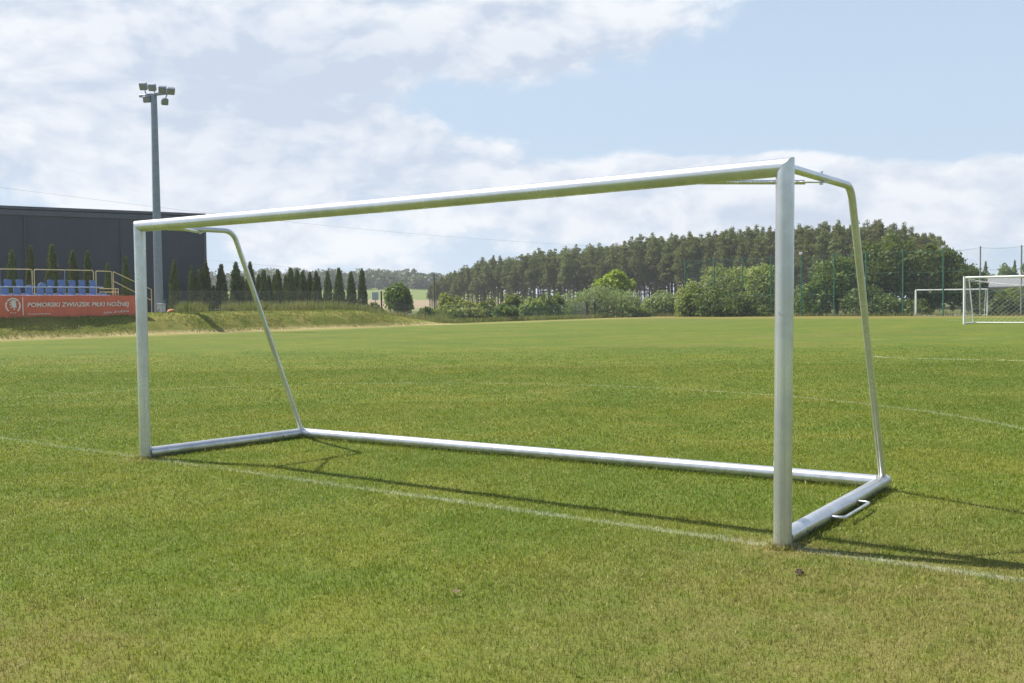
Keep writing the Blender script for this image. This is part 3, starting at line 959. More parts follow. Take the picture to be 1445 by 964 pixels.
def build_thujas():
    protos = []
    for k in range(5):
        t = thing('thuja', 'x', 'conifer', (0, 0, 0), 'columnar thujas along the bank')
        V, F = thuja_mesh(100 + k, twin=(k == 4))
        MB().raw(V, F).build('crown', M['thuja'], t)
        MB().tube([(0, 0, -.05), (0, 0, 1.2), (0, 0, 4.4)], [.07, .06, .02], 7).build('trunk', M['bark'], t)
        protos.append([t, False])
    r = np.random.default_rng(5)

    def put(k, P, top, wpx, label):
        t, used = protos[k]
        h = top - P[2]
        wd = wpx * 1.22 / F_PX * P[1]
        s = (wd / 0.95, wd / 0.95, h / 5.0)
        if not used:
            t.location = P; t.scale = s; t['label'] = label; protos[k][1] = True
        else:
            dup(t, P, s, r.uniform(0, 6.28), label)
    words = ['first', 'second', 'third', 'fourth', 'fifth', 'sixth', 'seventh', 'eighth', 'ninth', 'tenth', 'eleventh', 'twelfth', 'thirteenth', 'fourteenth', 'fifteenth', 'sixteenth', 'seventeenth', 'eighteenth', 'nineteenth', 'twentieth', 'twenty-first', 'twenty-second', 'twenty-third', 'twenty-fourth', 'twenty-fifth', 'twenty-sixth']
    left = [(18, 354, 14), (45, 349, 13), (75, 347, 17), (104, 355, 15), (125, 355, 13), (153, 373, 11), (179, 364, 12)]
    for i, (px, py, w) in enumerate(left):
        Y = 67.0 + px * 0.012
        P = at_y(px, 430, Y); P[2] = 0
        put(i % 4, P, z_at(px, py, P), w, f'dark thuja before the hall behind the blue seats, {words[i]} from the left')
    rt = [(247, 368, 14, 0), (272, 376, 17, 4), (291, 369, 15, 0), (302, 404, 9, 0), (313, 374, 15, 0), (334, 371, 16, 1), (343, 391, 12, 1), (354, 371, 13, 0), (366, 388, 13, 1), (373, 382, 13, 0), (380, 390, 12, 1), (388, 389, 10, 1), (393, 381, 13, 0), (404, 389, 10, 1), (411, 379, 14, 0), (420, 382, 12, 1), (428, 383, 13, 0), (438, 385, 12, 1), (447, 384, 14, 0), (463, 383, 14, 4), (479, 379, 13, 0), (496, 384, 12, 0), (511.5, 380, 11, 0)]
    for i, (px, py, w, k) in enumerate(rt):
        Y = 76.0 + (px - 247) / 264 * 22 + (3.0 if k == 1 else 0)
        P = at_y(px, 430, Y); P[2] = 0
        kk = 4 if k == 4 else i % 4
        extra = 'twin-topped thuja' if k == 4 else ('short thuja' if py > 400 else 'slim dark thuja')
        put(kk, P, z_at(px, py, P), w if k != 4 else w * 0.8, f'{extra} in the row right of the floodlight mast, {words[i]} from it')


# ------------------------------------------------------------------ pines
def build_pines():
    protos = []; mass = []
    for k in range(9):
        r = np.random.default_rng(300 + k)
        H = 14.0
        t = thing('pine_tree', 'tall dark pine with a bare trunk in the belt behind the bushes', 'pine', (0, 0, 0), 'pines of the belt behind the pitch')
        lean = r.normal(0, .25, 2)
        def axis(z): return np.array([lean[0] * (z / H) ** 2 * 1.5, lean[1] * (z / H) ** 2 * 1.5, z])
        cl = []
        z = H * (r.uniform(.14, .34) if k % 2 else r.uniform(.32, .52))
        m = MB()
        m.tube([axis(-.1), axis(H * .3), axis(H * .6), axis(H * .97)], [.17, .135, .10, .03], 7)
        while z < H * .91:
            f = (z - H * .36) / (H * .64)
            Rr = 1.85 * (np.interp(f, [0, .2, .55, .85, 1], [.6, .95, 1.05, .62, .12])) * r.uniform(.75, 1.15)
            nb = r.integers(3, 6)
            a0 = r.uniform(0, 6.28)
            for b in range(nb):
                a = a0 + b * 6.28 / nb + r.normal(0, .35)
                L = Rr * r.uniform(.55, 1.0)
                e = axis(z) + np.array([math.cos(a) * L, math.sin(a) * L, L * r.uniform(.1, .45)])
                m.tube([axis(z), e], [.045, .012], 4, caps=False)
                cs = Rr * r.uniform(.26, .46)
                cl.append((e[0] * .85 + axis(z)[0] * .15, e[1] * .85 + axis(z)[1] * .15, e[2], cs, cs, cs * r.uniform(.5, .8)))
            z += H * r.uniform(.045, .075)
        cl.append((*axis(H * .955), .45, .45, .55)); cl.append((*axis(H * .91) + np.array([r.normal(0, .25), r.normal(0, .25), 0]), .7, .7, .5)); cl.append((*axis(H * .86), .8, .8, .7)); cl.append((*axis(H * .74), 1.05, 1.05, 1.0))
        C, N = clump_points(cl, 2500, r, .25, .6)
        V, F = leaf_quads(C, .17, r, .42, .3, N * .6)
        MB().raw(V, F).build('crown', M['pine'], t)
        m.build('trunk', M['pine_bark'], t)
        # some dead branches low on the trunk
        protos.append([t, False]); mass.append((C, [tuple(axis(z)) for z in (-.1, H * .3, H * .6, H * .95)]))
    r = np.random.default_rng(77)
    tops_x = [600, 612, 630, 645, 660, 690, 730, 760, 800, 850, 880, 900, 950, 1000, 1050, 1100, 1150, 1200, 1250, 1290, 1312, 1330]
    tops_y = [404, 392, 388, 380, 372, 362, 360, 350, 346, 342, 338, 331, 327, 324, 319, 317, 313, 311, 312, 318, 321, 330]
    count = 0
    for row, (dy, step, hs) in enumerate([(0, 10.6, .97), (5, 10.6, 1.0), (10, 11.2, .99), (16, 12.4, .98), (-3, 25, .8)]):
        px = 606 + row * 2.3
        while px < 1331:
            Y = 150 + (1330 - px) / 725 * 65 + dy + r.normal(0, 1.2)
            hz = 428 - (px - 722.5) * 0.0112
            top = np.interp(px, tops_x, tops_y)
            P = at_y(px, 430, Y); P[2] = -0.1
            zt = CAM_Z + (hz - top) / F_PX * Y
            h = (zt + .1) * hs * (r.uniform(.86, 1.03) if r.random() < .75 else r.uniform(.72, .9))
            s = h / 14.0
            wf = s * np.clip(1.0 + (0.75 - s) * .5, .9, 1.35) * r.uniform(.85, 1.2)
            k = int(r.integers(0, len(protos)))
            t, used = protos[k]
            if not used:
                t.location = P; t.scale = (wf, wf, s); protos[k][1] = True
            else:
                dup(t, P, (wf, wf, s), r.uniform(0, 6.28))
            count += 1
            px += step * r.uniform(.6, 1.4)
    # the depth of the wood behind the front rows reads as one mass
    Vs, Fs, off = [], [], 0; tr = MB()
    for dy, step in ((24, 8.5), (31, 9.5)):
        px = 640
        while px < 1330:
            Y = 150 + (1330 - px) / 725 * 65 + dy + r.normal(0, 1.5)
            hz = 428 - (px - 722.5) * 0.0112
            P = at_y(px, 430, Y); P[2] = -0.1
            h = (CAM_Z + (hz - np.interp(px, tops_x, tops_y)) / F_PX * Y + .1) * r.uniform(.84, .97); sc_ = h / 14.0
            C, ax = mass[int(r.integers(0, len(mass)))]
            C = C[r.random(len(C)) < .45] * [sc_ * 1.1, sc_ * 1.1, sc_]; a = r.uniform(0, 6.28)
            C = np.stack([C[:, 0] * math.cos(a) - C[:, 1] * math.sin(a), C[:, 0] * math.sin(a) + C[:, 1] * math.cos(a), C[:, 2]], 1)
            V, F = leaf_quads(C + P, .26, r, .45, .3)
            Vs.append(V); Fs.append(F + off); off += len(V)
            tr.tube([P + np.array(q) * sc_ for q in ax], [.16, .13, .09, .03], 5, caps=False)
            px += step * r.uniform(.6, 1.4)
    M2 = MB().raw(np.concatenate(Vs), np.concatenate(Fs))
    o = M2.build('pine_wood', M['pine']); tag(o, 'dense mass of pines filling the belt behind the front rows', 'wood', kind='stuff')
    o2 = tr.build('trunks', M['pine_bark'], o); o2['kind'] = 'stuff'


# ------------------------------------------------------------------ bushes and trees between pitch and pines
def bush_at(name, label, cat, px, w_px, top, Y, mat, seed, base=0.0, **kw):
    P = at_y(px, 430, Y); P[2] = base
    h = z_at(px, top, P) - base
    w = w_px / F_PX * Y
    return plant(name, label, cat, P, w, h, mat, seed, **kw)


def build_vegetation():
    B = bush_at
    # between bank end and pines
    B('tree', 'small round dark tree standing alone in the gap beyond the bank', 'tree', 563, 50, 398, 92, M['oak'], 1, z0=0.3, trunk=.12, leaves=3800, leaf=.16, csize=.36)
    B('bush', 'bright grassy green bush behind the fence at the end of the bank', 'bush', 648, 88, 424, 91, M['elder'], 2, leaves=4200, leaf=.16)
    B('bush', 'small olive bush left of the bright grassy bush by the fence', 'bush', 606, 46, 430, 89, M['bush'], 3, leaves=2000, leaf=.15, n_clump=18)
    B('bush', 'yellow green bush rising behind the bright grassy bush', 'bush', 636, 60, 411, 100, M['elder'], 4, leaves=2200, leaf=.18, n_clump=20)
    lows = [(690, 52, 417, 98, 'bush'), (722, 50, 412, 103, 'oak'), (752, 46, 420, 99, 'elder'), (775, 50, 407, 106, 'bush'), (712, 44, 428, 93, 'bush')]
    desc = ['low green bush under the left pines beside the bright grassy bush', 'rounded dark green bush under the left pines', 'yellowish bush between the left pines and the willow', 'green bush just left of the broad grey green willow', 'lowest bush at the fence in front of the left pines']
    for i, (px, w, top, Y, m) in enumerate(lows):
        B('bush', desc[i], 'bush', px, w, top, Y, M[m], 10 + i, leaves=1900, leaf=.18, n_clump=18)
    B('willow_shrub', 'broad grey green willow shrub behind the dark gate posts', 'shrub', 845, 136, 399, 106, M['willow'], 20, leaves=9000, leaf=.15, n_clump=60, csize=.27, elong=.3, wy=6.0)
    B('tree', 'bright lime green tree top showing above the willow shrub', 'tree', 866, 66, 379, 116, M['lime'], 21, z0=1.2, trunk=.14, leaves=3600, leaf=.2, csize=.36, n_clump=26)
    B('bush', 'grey green spreading bush right of the willow shrub', 'bush', 932, 70, 407, 110, M['willow'], 22, leaves=3600, leaf=.15, n_clump=30)
    B('bush', 'dark low bush between the willow shrub and the spreading bush', 'bush', 893, 54, 421, 108, M['bush'], 23, leaves=2000, leaf=.15, n_clump=18)
    # under the high ball stop fence
    B('bush', 'yellow green elder bush at the left end of the tall green fence', 'bush', 975, 52, 391, 106, M['elder_bright'], 30, leaves=3400, leaf=.15)
    B('bush', 'large dark bush at ground level behind the second tall green post', 'bush', 1018, 98, 403, 104, M['dark_leaf'], 31, leaves=5200, leaf=.15, n_clump=44)
    B('tree', 'loose olive green tree above the dark bush at the tall fence', 'tree', 1028, 92, 369, 112, M['elder'], 32, z0=.8, trunk=.1, leaves=3600, leaf=.16, csize=.3)
    B('tree', 'pale blossoming elder tree just left of the near right goal post', 'tree', 1078, 76, 371, 106, M['elder_bright'], 33, z0=.5, trunk=.1, leaves=4800, leaf=.15, csize=.32)
    B('bush', 'dark bush at the foot of the pale elder tree by the goal post', 'bush', 1085, 90, 412, 103, M['dark_leaf'], 34, leaves=3000, leaf=.15, n_clump=26)
    B('bush', 'mid green bush just right of the near right goal post', 'bush', 1146, 64, 391, 102, M['oak'], 35, leaves=3400, leaf=.15)
    B('tree', 'rounded dark tree left of the slanting stanchion of the near goal', 'tree', 1181, 84, 359, 103, M['oak'], 36, z0=.2, trunk=.16, leaves=6200, leaf=.16, n_clump=46, csize=.3)
    B('tree', 'tall dark broadleaf tree, highest of those behind the tall fence', 'tree', 1250, 118, 326, 103, M['dark_leaf'], 37, z0=.3, trunk=.22, leaves=10500, leaf=.17, n_clump=70, csize=.27)
    B('tree', 'dark tree with drooping crown behind the small far goal', 'tree', 1312, 112, 340, 100, M['dark_leaf'], 38, z0=.2, trunk=.2, leaves=9000, leaf=.17, n_clump=60, csize=.27)
    B('tree', 'lower dark tree sloping down above the netted far goal', 'tree', 1358, 74, 371, 98, M['dark_leaf'], 39, z0=.1, trunk=.14, leaves=5200, leaf=.16, n_clump=40)
    B('bush', 'dark bush low under the tall broadleaf tree', 'bush', 1228, 104, 400, 100, M['dark_leaf'], 40, leaves=4200, leaf=.15, n_clump=36)
    B('bush', 'dull green bush at the left post of the small far goal', 'bush', 1290, 70, 419, 98, M['oak'], 41, leaves=2800, leaf=.14, n_clump=26)
    for i, (px, w, top, m, d) in enumerate([(1395, 66, 404, 'bush', 'green hedge bush seen through the net of the far goal'), (1436, 66, 398, 'elder', 'yellowish hedge bush right of the hedge bush behind the net'), (1480, 70, 396, 'bush', 'hedge bush at the right edge of the picture'), (1416, 50, 416, 'dark_leaf', 'dark low bush in the middle of the hedge behind the net')]):
        B('bush', d, 'bush', px, w, top, 96 if i < 3 else 93.5, M[m], 50 + i, leaves=3400, leaf=.14, n_clump=30)
    # beyond on the right
    B('tree', 'round green tree beside a pointed spruce above the far goal', 'tree', 1396, 30, 384, 190, M['oak'], 60, z0=1, trunk=.15, leaves=1500, leaf=.25, n_clump=16)
    B('tree', 'round grey green tree on the skyline above the netted goal', 'tree', 1419, 34, 370, 205, M['bush'], 61, z0=1, trunk=.15, leaves=1700, leaf=.28, n_clump=16)
    B('tree', 'skyline tree at the right picture edge', 'tree', 1450, 34, 366, 205, M['bush'], 62, z0=1, trunk=.15, leaves=1700, leaf=.28, n_clump=16)
    for px, top, Y, lab in ((1390.5, 369, 200, 'pale pointed spruce right of the grey post above the far goal'), (1431.5, 367, 215, 'pointed spruce between the two round skyline trees')):
        P = at_y(px, 430, Y); P[2] = 0; h = z_at(px, top, P)
        t = thing('spruce_tree', lab, 'spruce', P)
        r = np.random.default_rng(int(px))
        n = 1300; z = r.beta(1, 1.5, n); a = r.uniform(0, 6.28, n); q = (1 - z) * 2.0 * r.uniform(.4, 1, n) * (0.8 + .3 * np.sin(z * 60))
        C = np.stack([np.cos(a) * q, np.sin(a) * q, z * h], 1)
        V, F = leaf_quads(C, .26, r, .5, .2)
        MB().raw(V + P, F).build('crown', M['bush'], t)
        MB().tube([P, P + UZ * h * .95], [.2, .03], 7).build('trunk', M['bark'], t)
    # bushes in the weeds on the bank beside the thujas
    for i, (px, wp, top, m) in enumerate([(528, 36, 424, 'bush'), (505, 44, 428, 'elder'), (470, 40, 431, 'bush'), (590, 30, 434, 'bush')]):
        u = 6.0; t_ = on_line(px, u); P = bank_pt(t_, u, bank_z(t_, u) - .05)
        h = z_at(px, top, P) - P[2]
        plant('bush', ['bush in the weeds under the pale board', 'yellowish weed bush below the last thuja of the row', 'low bush in the weeds near the end of the thuja row', 'low bush on the crest at the end of the bank'][i], 'bush', P, wp / F_PX * P[1], max(h, .35), M[m], 70 + i, leaves=1500, leaf=.10, n_clump=16)
    # far wood on the hill: one mass
    r = np.random.default_rng(90)
    mb = MB()
    Vs, Fs, off = [], [], 0
    for i in range(210):
        px = r.uniform(180, 655)
        Y = r.uniform(455, 530)
        P = at_y(px, 430, Y); P[2] = hill_z(P[0], P[1]) - .5
        h = r.uniform(7.0, 11.0) * (1.0 if px < 590 else .8)
        w = r.uniform(7, 12)
        cl = crown_clumps(w, h, 0.0, 9, r, .42)
        C, N = clump_points(cl, 260, r, .5)
        V, F = leaf_quads(C + P, .75, r, .7, .2, N * .8)
        Vs.append(V); Fs.append(F + off); off += len(V)
    mb.raw(np.concatenate(Vs), np.concatenate(Fs))
    o = mb.build('distant_woods', M['far_leaf'])
    tag(o, 'hazy distant wood on the hill beyond the row of thujas', 'wood', kind='stuff')


# ------------------------------------------------------------------ fences
def mesh_wires(A, B, z0, z1, step, r, d_top=None):
    """diagonal chain-link wires on the panel A-B"""
    A = np.asarray(A, float); B = np.asarray(B, float); L = np.linalg.norm(B - A); e = (B - A) / L; H = z1 - z0
    segs = []
    x = -H
    while x < L:
        for s in (1, -1):
            xa, xb = (x, x + H) if s == 1 else (x + H, x)
            za, zb = z0, z1
            # clip to [0, L]
            def pt(f): return xa + (xb - xa) * f, za + (zb - za) * f
            f0, f1 = 0.0, 1.0
            lo = (0 - xa) / (xb - xa); hi = (L - xa) / (xb - xa)
            f0 = max(f0, min(lo, hi)); f1 = min(f1, max(lo, hi))
            if f1 - f0 > .02:
                p, q = pt(f0), pt(f1)
                segs.append((A + e * p[0] + UZ * p[1], A + e * q[0] + UZ * q[1]))
        x += step
    return segs


def build_fences():
    # low wire fence along the bank crest
    P0 = bank_pt(on_line(216, 4.4), 4.4, 0)
    t = thing('wire_fence', 'low wire mesh fence along the crest of the bank before the thujas', 'fence', P0)
    t0, t1 = on_line(216, 4.4), on_line(600, 4.4)
    ns = int((t1 - t0) / 2.4); ts = np.linspace(t0, t1, ns + 1)
    w = MB()
    for i, a in enumerate(ts):
        z = bank_z(a, 4.4); p = bank_pt(a, 4.4, z)
        MB().tube([p - UZ * .1, p + UZ * 1.45], .024, 8).build('fence_post', M['dark_post'], t)
        if i:
            b = ts[i - 1]; zb = bank_z(b, 4.4)
            A = bank_pt(b, 4.4, zb); B = bank_pt(a, 4.4, z)
            segs = []
            for s in mesh_wires(A * [1, 1, 0], B * [1, 1, 0], .05, 1.38, .10, 0):
                q = []
                for v in s:
                    f = np.linalg.norm((v - A)[:2]) / np.linalg.norm((B - A)[:2]); q.append(v + UZ * (zb + (z - zb) * f))
                segs.append(tuple(q))
            w.wires(segs, .0011)
            w.wires([(A + UZ * 1.4, B + UZ * 1.4), (A + UZ * .7, B + UZ * .7)], .005)
    w.build('wire_mesh', M['wire'], t)
    # fence from the bank's end to the corner and on behind the pitch
    C0 = bank_pt(t1, 4.4, 0)
    def along(px): return bank_pt(on_line(px, 3.4), 3.4)
    far97 = lambda px: (lambda sl: np.array([sl * 96.6 / (GN[1] + GN[0] * sl), 96.6 / (GN[1] + GN[0] * sl), 0]))(slope(px))
    t = thing('wire_fence', 'green wire mesh fence along the pitch between the bank and the dark gate', 'fence', along(649))
    w = MB()

    def run(pts):
        for i, p in enumerate(pts):
            MB().tube([p - UZ * .1, p + UZ * 1.45], .03, 8).build('fence_post', M['green_paint'], t)
            if i:
                q = pts[i - 1]
                w.wires(mesh_wires(q, p, .05, 1.38, .12, 0), .0018)
                w.wires([(q + UZ * 1.39, p + UZ * 1.39), (q + UZ * .7, p + UZ * .7)], .005)
    run([along(p) for p in (608, 649, 688, 723, 758, 791, 812)])
    w.build('wire_mesh', M['green_wire'], t)
    t = thing('wire_fence', 'short wire mesh fence between the dark gate and the tall green fence', 'fence', along(898)); w = MB()
    run([along(p) for p in (879, 898)] + [far97(p) for p in (921, 944, 967)])
    w.build('wire_mesh', M['green_wire'], t)
    # gate in the fence behind the pitch
    G = along(845)
    t = thing('field_gate', 'dark posts of a fence gate in front of the willow shrub', 'gate', G)
    for px in (828, 839, 877):
        p = along(px) - E1 * 0
        MB().bbox(p + UZ * .8, (.17, .17, 1.8), .02, GD, GN).build('gate_post', M['dark_post'], t)
    a, b = along(813) - E1 * 0, along(826) - E1 * 0
    lf = MB()
    for p in (a, b): lf.tube([p + UZ * .05, p + UZ * 1.5], .03, 8)
    for z in (.12, 1.5): lf.tube([a + UZ * z, b + UZ * z], .03, 8)
    lf.wires(mesh_wires(a, b, .12, 1.5, .12, 0), .004)
    lf.build('gate_leaf', M['wire'], t)
    a, b = along(841) - E1 * 0, along(875) - E1 * 0
    lf = MB()
    for z in (.12, .7, 1.55): lf.tube([a + UZ * z, b + UZ * z], .022, 6)
    lf.wires(mesh_wires(a, b, .12, 1.55, .14, 0), .004)
    lf.build('gate_leaf', M['dark_post'], t)
    # tall ball-stop fence
    px_list = [967, 1008, 1048, 1088, 1131, 1177, 1222, 1274, 1331, 1383, 1441, 1504]
    tops = [366, 364, 363, 361, 361, 357, 355, 352, 352, 347.5, 346, 342]
    def on97(px): s = slope(px); Y = 96.6 / (GN[1] + GN[0] * s); return np.array([s * Y, Y, 0])
    pts = [on97(p) for p in px_list]
    t = thing('ball_stop_fence', 'tall ball stop fence of slender green posts and cables behind the pitch', 'fence', pts[0])
    zt = [z_at(p, y, q) for p, y, q in zip(px_list, tops, pts)]
    for i, (p, z) in enumerate(zip(pts, zt)):
        MB().tube([p - UZ * .2, p + UZ * z], .062, 10).build('fence_post', M['green_paint'] if i < 9 else M['grey_post'], t, None if i < 9 else 'grey green fence post')
    # leaning stay beside the first post
    MB().tube([pts[0] + GD * 1.0 - GN * .4, pts[0] + UZ * (zt[0] - .5)], .03, 8).build('stay', M['green_paint'], t)
    w = MB()
    for i in range(1, len(pts)):
        a, b = pts[i - 1], pts[i]; za, zb = zt[i - 1] - .12, zt[i] - .12
        for f in (1.0, .68, .36):
            q = [a * (1 - s) + b * s + UZ * ((za * (1 - s) + zb * s) * f - .10 * math.sin(math.pi * s) * f) for s in np.linspace(0, 1, 7)]
            w.tube(q, .011, 4, caps=False)
        n = 24
        for k in range(1, n):
            s = k / n; p = a * (1 - s) + b * s
            w.wires([(p + UZ * .1, p + UZ * (za * (1 - s) + zb * s - .1 * math.sin(math.pi * s)))], .0022)
        for k in range(1, 40):
            w.wires([(a + UZ * za * k / 40, b + UZ * zb * k / 40)], .0022)
    w.build('net', M['green_wire'], t)
    for i, (k, lab) in enumerate(((4, 'small white floodlight on the fence post beside the near goal post'), (8, 'small white floodlight on the fence post behind the small far goal'))):
        p = pts[k] + UZ * (zt[k] + .1)
        f = thing('floodlight', lab, 'floodlight', p)
        MB().bbox(p - GN * .15 + UZ * .12, (.36, .16, .22), .03, GD, GN * .94 - UZ * .34, UZ * .94 + GN * .34).build('housing', M['steel'], f)
        MB().bbox(p - GN * .25 + UZ * .095, (.3, .02, .17), .01, GD, GN * .94 - UZ * .34, UZ * .94 + GN * .34).build('lens', M['lens'], f)
        MB().tube([p - UZ * .15, p + UZ * .1], .03, 8).build('bracket', M['steel'], f)


# ------------------------------------------------------------------ grandstand, banner, hall, mast
def text_mesh(body, offset=0.0, shear=0.0, extrude=0.0, space=1.0):
    cu = bpy.data.curves.new('lettering', 'FONT')
    cu.body = body; cu.offset = offset; cu.shear = shear; cu.extrude = extrude; cu.space_character = space; cu.resolution_u = 3
    ob = bpy.data.objects.new('lettering', cu); COL.objects.link(ob)
    dg = bpy.context.evaluated_depsgraph_get(); dg.update()
    me = bpy.data.meshes.new_from_object(ob.evaluated_get(dg))
    V = np.array([v.co[:] for v in me.vertices]); Fc = [tuple(p.vertices) for p in me.polygons]
    bpy.data.objects.remove(ob); bpy.data.curves.remove(cu); bpy.data.meshes.remove(me)
    return V, Fc


UB = 1.95      # the banner hangs this far behind the bank's foot


def ban(px, py, off=0.0):
    t = on_line(px, UB); p = bank_pt(t, UB - off); p[2] = z_at(px, py, p)
    return p, t


def build_banner():
    pa, ta = ban(-60, 430); pb, tb = ban(201, 430)
    z_bot = ban(90, 448)[0][2]; z_top = ban(90, 416.8)[0][2]
    root = thing('banner', 'long red banner with white club lettering hung below the blue seats', 'banner', bank_pt(ta, UB, z_bot))
    nt_, nz = 90, 8
    V = []
    for k in range(nz + 1):
        for i in range(nt_ + 1):
            t = ta + (tb - ta) * i / nt_; f = k / nz
            wv = .018 * math.sin(t * 4.1) + .012 * math.sin(t * 9.7 + f * 2) + .01 * math.sin(f * 6 + t)
            sag = -.025 * abs(math.sin(t * 1.7)) * f
            V.append(bank_pt(t, UB + wv, z_bot + (z_top - z_bot) * f + sag))
    n1 = nt_ + 1
    F = [(k * n1 + i, k * n1 + i + 1, (k + 1) * n1 + i + 1, (k + 1) * n1 + i) for k in range(nz) for i in range(nt_)]
    V2 = [v + E2 * .006 for v in V]; m0 = len(V)
    mb = MB().add(V + V2, F + [tuple(m0 + j for j in f[::-1]) for f in F], True)
    mb.build('cloth', M['banner'], root)
    off = .05

    def place(name, body, px0, px1, y_cap, y_base, offset=0.0, shear=0.0, tilt=0.0, fit_h=None):
        V, Fc = text_mesh(body, offset, shear, .004)
        x0, x1 = V[:, 0].min(), V[:, 0].max()
        cap = V[:, 1].max() if fit_h is None else fit_h
        a, t0 = ban(px0, y_base, off); b, t1 = ban(px1, y_base, off)
        sx = (t1 - t0) / (x1 - x0); mid = (px0 + px1) / 2
        H = ban(mid, y_cap, off)[0][2] - ban(mid, y_base, off)[0][2]; sy = H / cap
        zb = (a[2] + b[2]) / 2
        W = []
        for v in V:
            xx = (v[0] - x0) * sx
            W.append(bank_pt(t0 + xx, UB - off, zb + v[1] * sy + xx * tilt) - E2 * v[2])
        MB().add(W, Fc).build(name, M['letter'], root)
    place('lettering', 'POMORSKI ZWIĄZEK PIŁKI NOŻNEJ', 38, 181.3, 426.4, 432.5, .022, .10, fit_h=.72)
    place('web_address', 'www.pomorski-zpn.pl', 38, 70, 441.6, 443.8, .01, 0, fit_h=.72)
    place('slogan_word', 'Jedna', 144.5, 157.5, 439.6, 442.8, .004, .3, .06, fit_h=.72)
    place('slogan_word', 'drużyna', 159.5, 181, 438.4, 441.6, .004, .3, .06, fit_h=.72)
    # upright rule between emblem and lettering
    a, t0 = ban(31.0, 419.5, off); b, t1 = ban(32.2, 445, off)
    z1 = a[2]; z0 = b[2]
    mb = MB().box(bank_pt((t0 + t1) / 2, UB - off, (z0 + z1) / 2), (.05, .008, z1 - z0), E1, E2)
    mb.build('divider', M['letter'], root)
    # round emblem: broken ring, rampant griffin, three stars
    c, tc = ban(17.6, 431.2, off); R_ = (ban(28.6, 431, off)[1] - ban(6.6, 431, off)[1]) / 2; Rz = R_ * .98
    em = MB()
    def arc(a0, a1, r0, r1, n=28):
        vs = []
        for i in range(n + 1):
            a = rad(a0 + (a1 - a0) * i / n)
            for q in (r0, r1):
                vs.append(bank_pt(tc + math.cos(a) * q * R_, UB - off, c[2] + math.sin(a) * q * Rz))
        em.add(vs, [(2 * i, 2 * i + 1, 2 * i + 3, 2 * i + 2) for i in range(n)])
    arc(38, 142, .80, 1.0); arc(150, 232, .80, 1.0); arc(-52, 30, .80, 1.0)
    grif = [(-.10, .62), (.10, .66), (.34, .60), (.40, .42), (.30, .30), (.44, .22), (.40, -.06), (.46, -.26), (.36, -.40), (.30, -.26), (.24, -.22), (.20, -.42), (.30, -.58), (.12, -.62), (.02, -.58), (.08, -.40), (-.02, -.26), (-.16, -.30), (-.32, -.38), (-.40, -.28), (-.22, -.20), (-.12, -.08), (-.16, .04), (-.34, -.04), (-.46, .04), (-.40, .12), (-.24, .12), (-.18, .22), (-.38, .28), (-.44, .40), (-.30, .42), (-.20, .36), (-.14, .42), (-.30, .54), (-.22, .60)]
    em.prism([(x * R_, y * Rz) for x, y in grif], .006, bank_pt(tc, UB - off, c[2] + .02), E1, UZ, -E2)
    for sx in (-.30, 0, .30):
        st = [(math.sin(i * math.pi / 5) * (.11 if i % 2 == 0 else .05) * R_, math.cos(i * math.pi / 5) * (.11 if i % 2 == 0 else .05) * R_) for i in range(10)]
        em.prism(st[::-1], .006, bank_pt(tc + sx * R_, UB - off, c[2] - (.98 - abs(sx) * .12) * Rz), E1, UZ, -E2)
    em.build('emblem', M['letter'], root)


def seat_mesh(p, e1, front):
    """stadium shell seat at p (middle of the pan's rear edge); front is the way it faces"""
    m = MB()
    w = .42
    out = []
    for i in range(7):
        a = math.pi / 2 * i / 6; out.append((w / 2 - .13 + .13 * math.sin(a) * 1.0, .30 + .10 * math.cos(a)))
    pts = [(-w / 2 + .02, 0), (w / 2 - .02, 0)] + out[::-1] + [(-x, y) for x, y in out]
    tilt = -front * .12 + UZ
    m.prism(pts, .035, p - front * 0.0, e1, tilt, -front)
    m.bbox(p + front * .2 + UZ * .0, (w, .40, .05), .02, e1, front)
    # turned-down front lip
    m.bbox(p + front * .39 - UZ * .03, (w * .9, .03, .07), .012, e1, front)
    return m


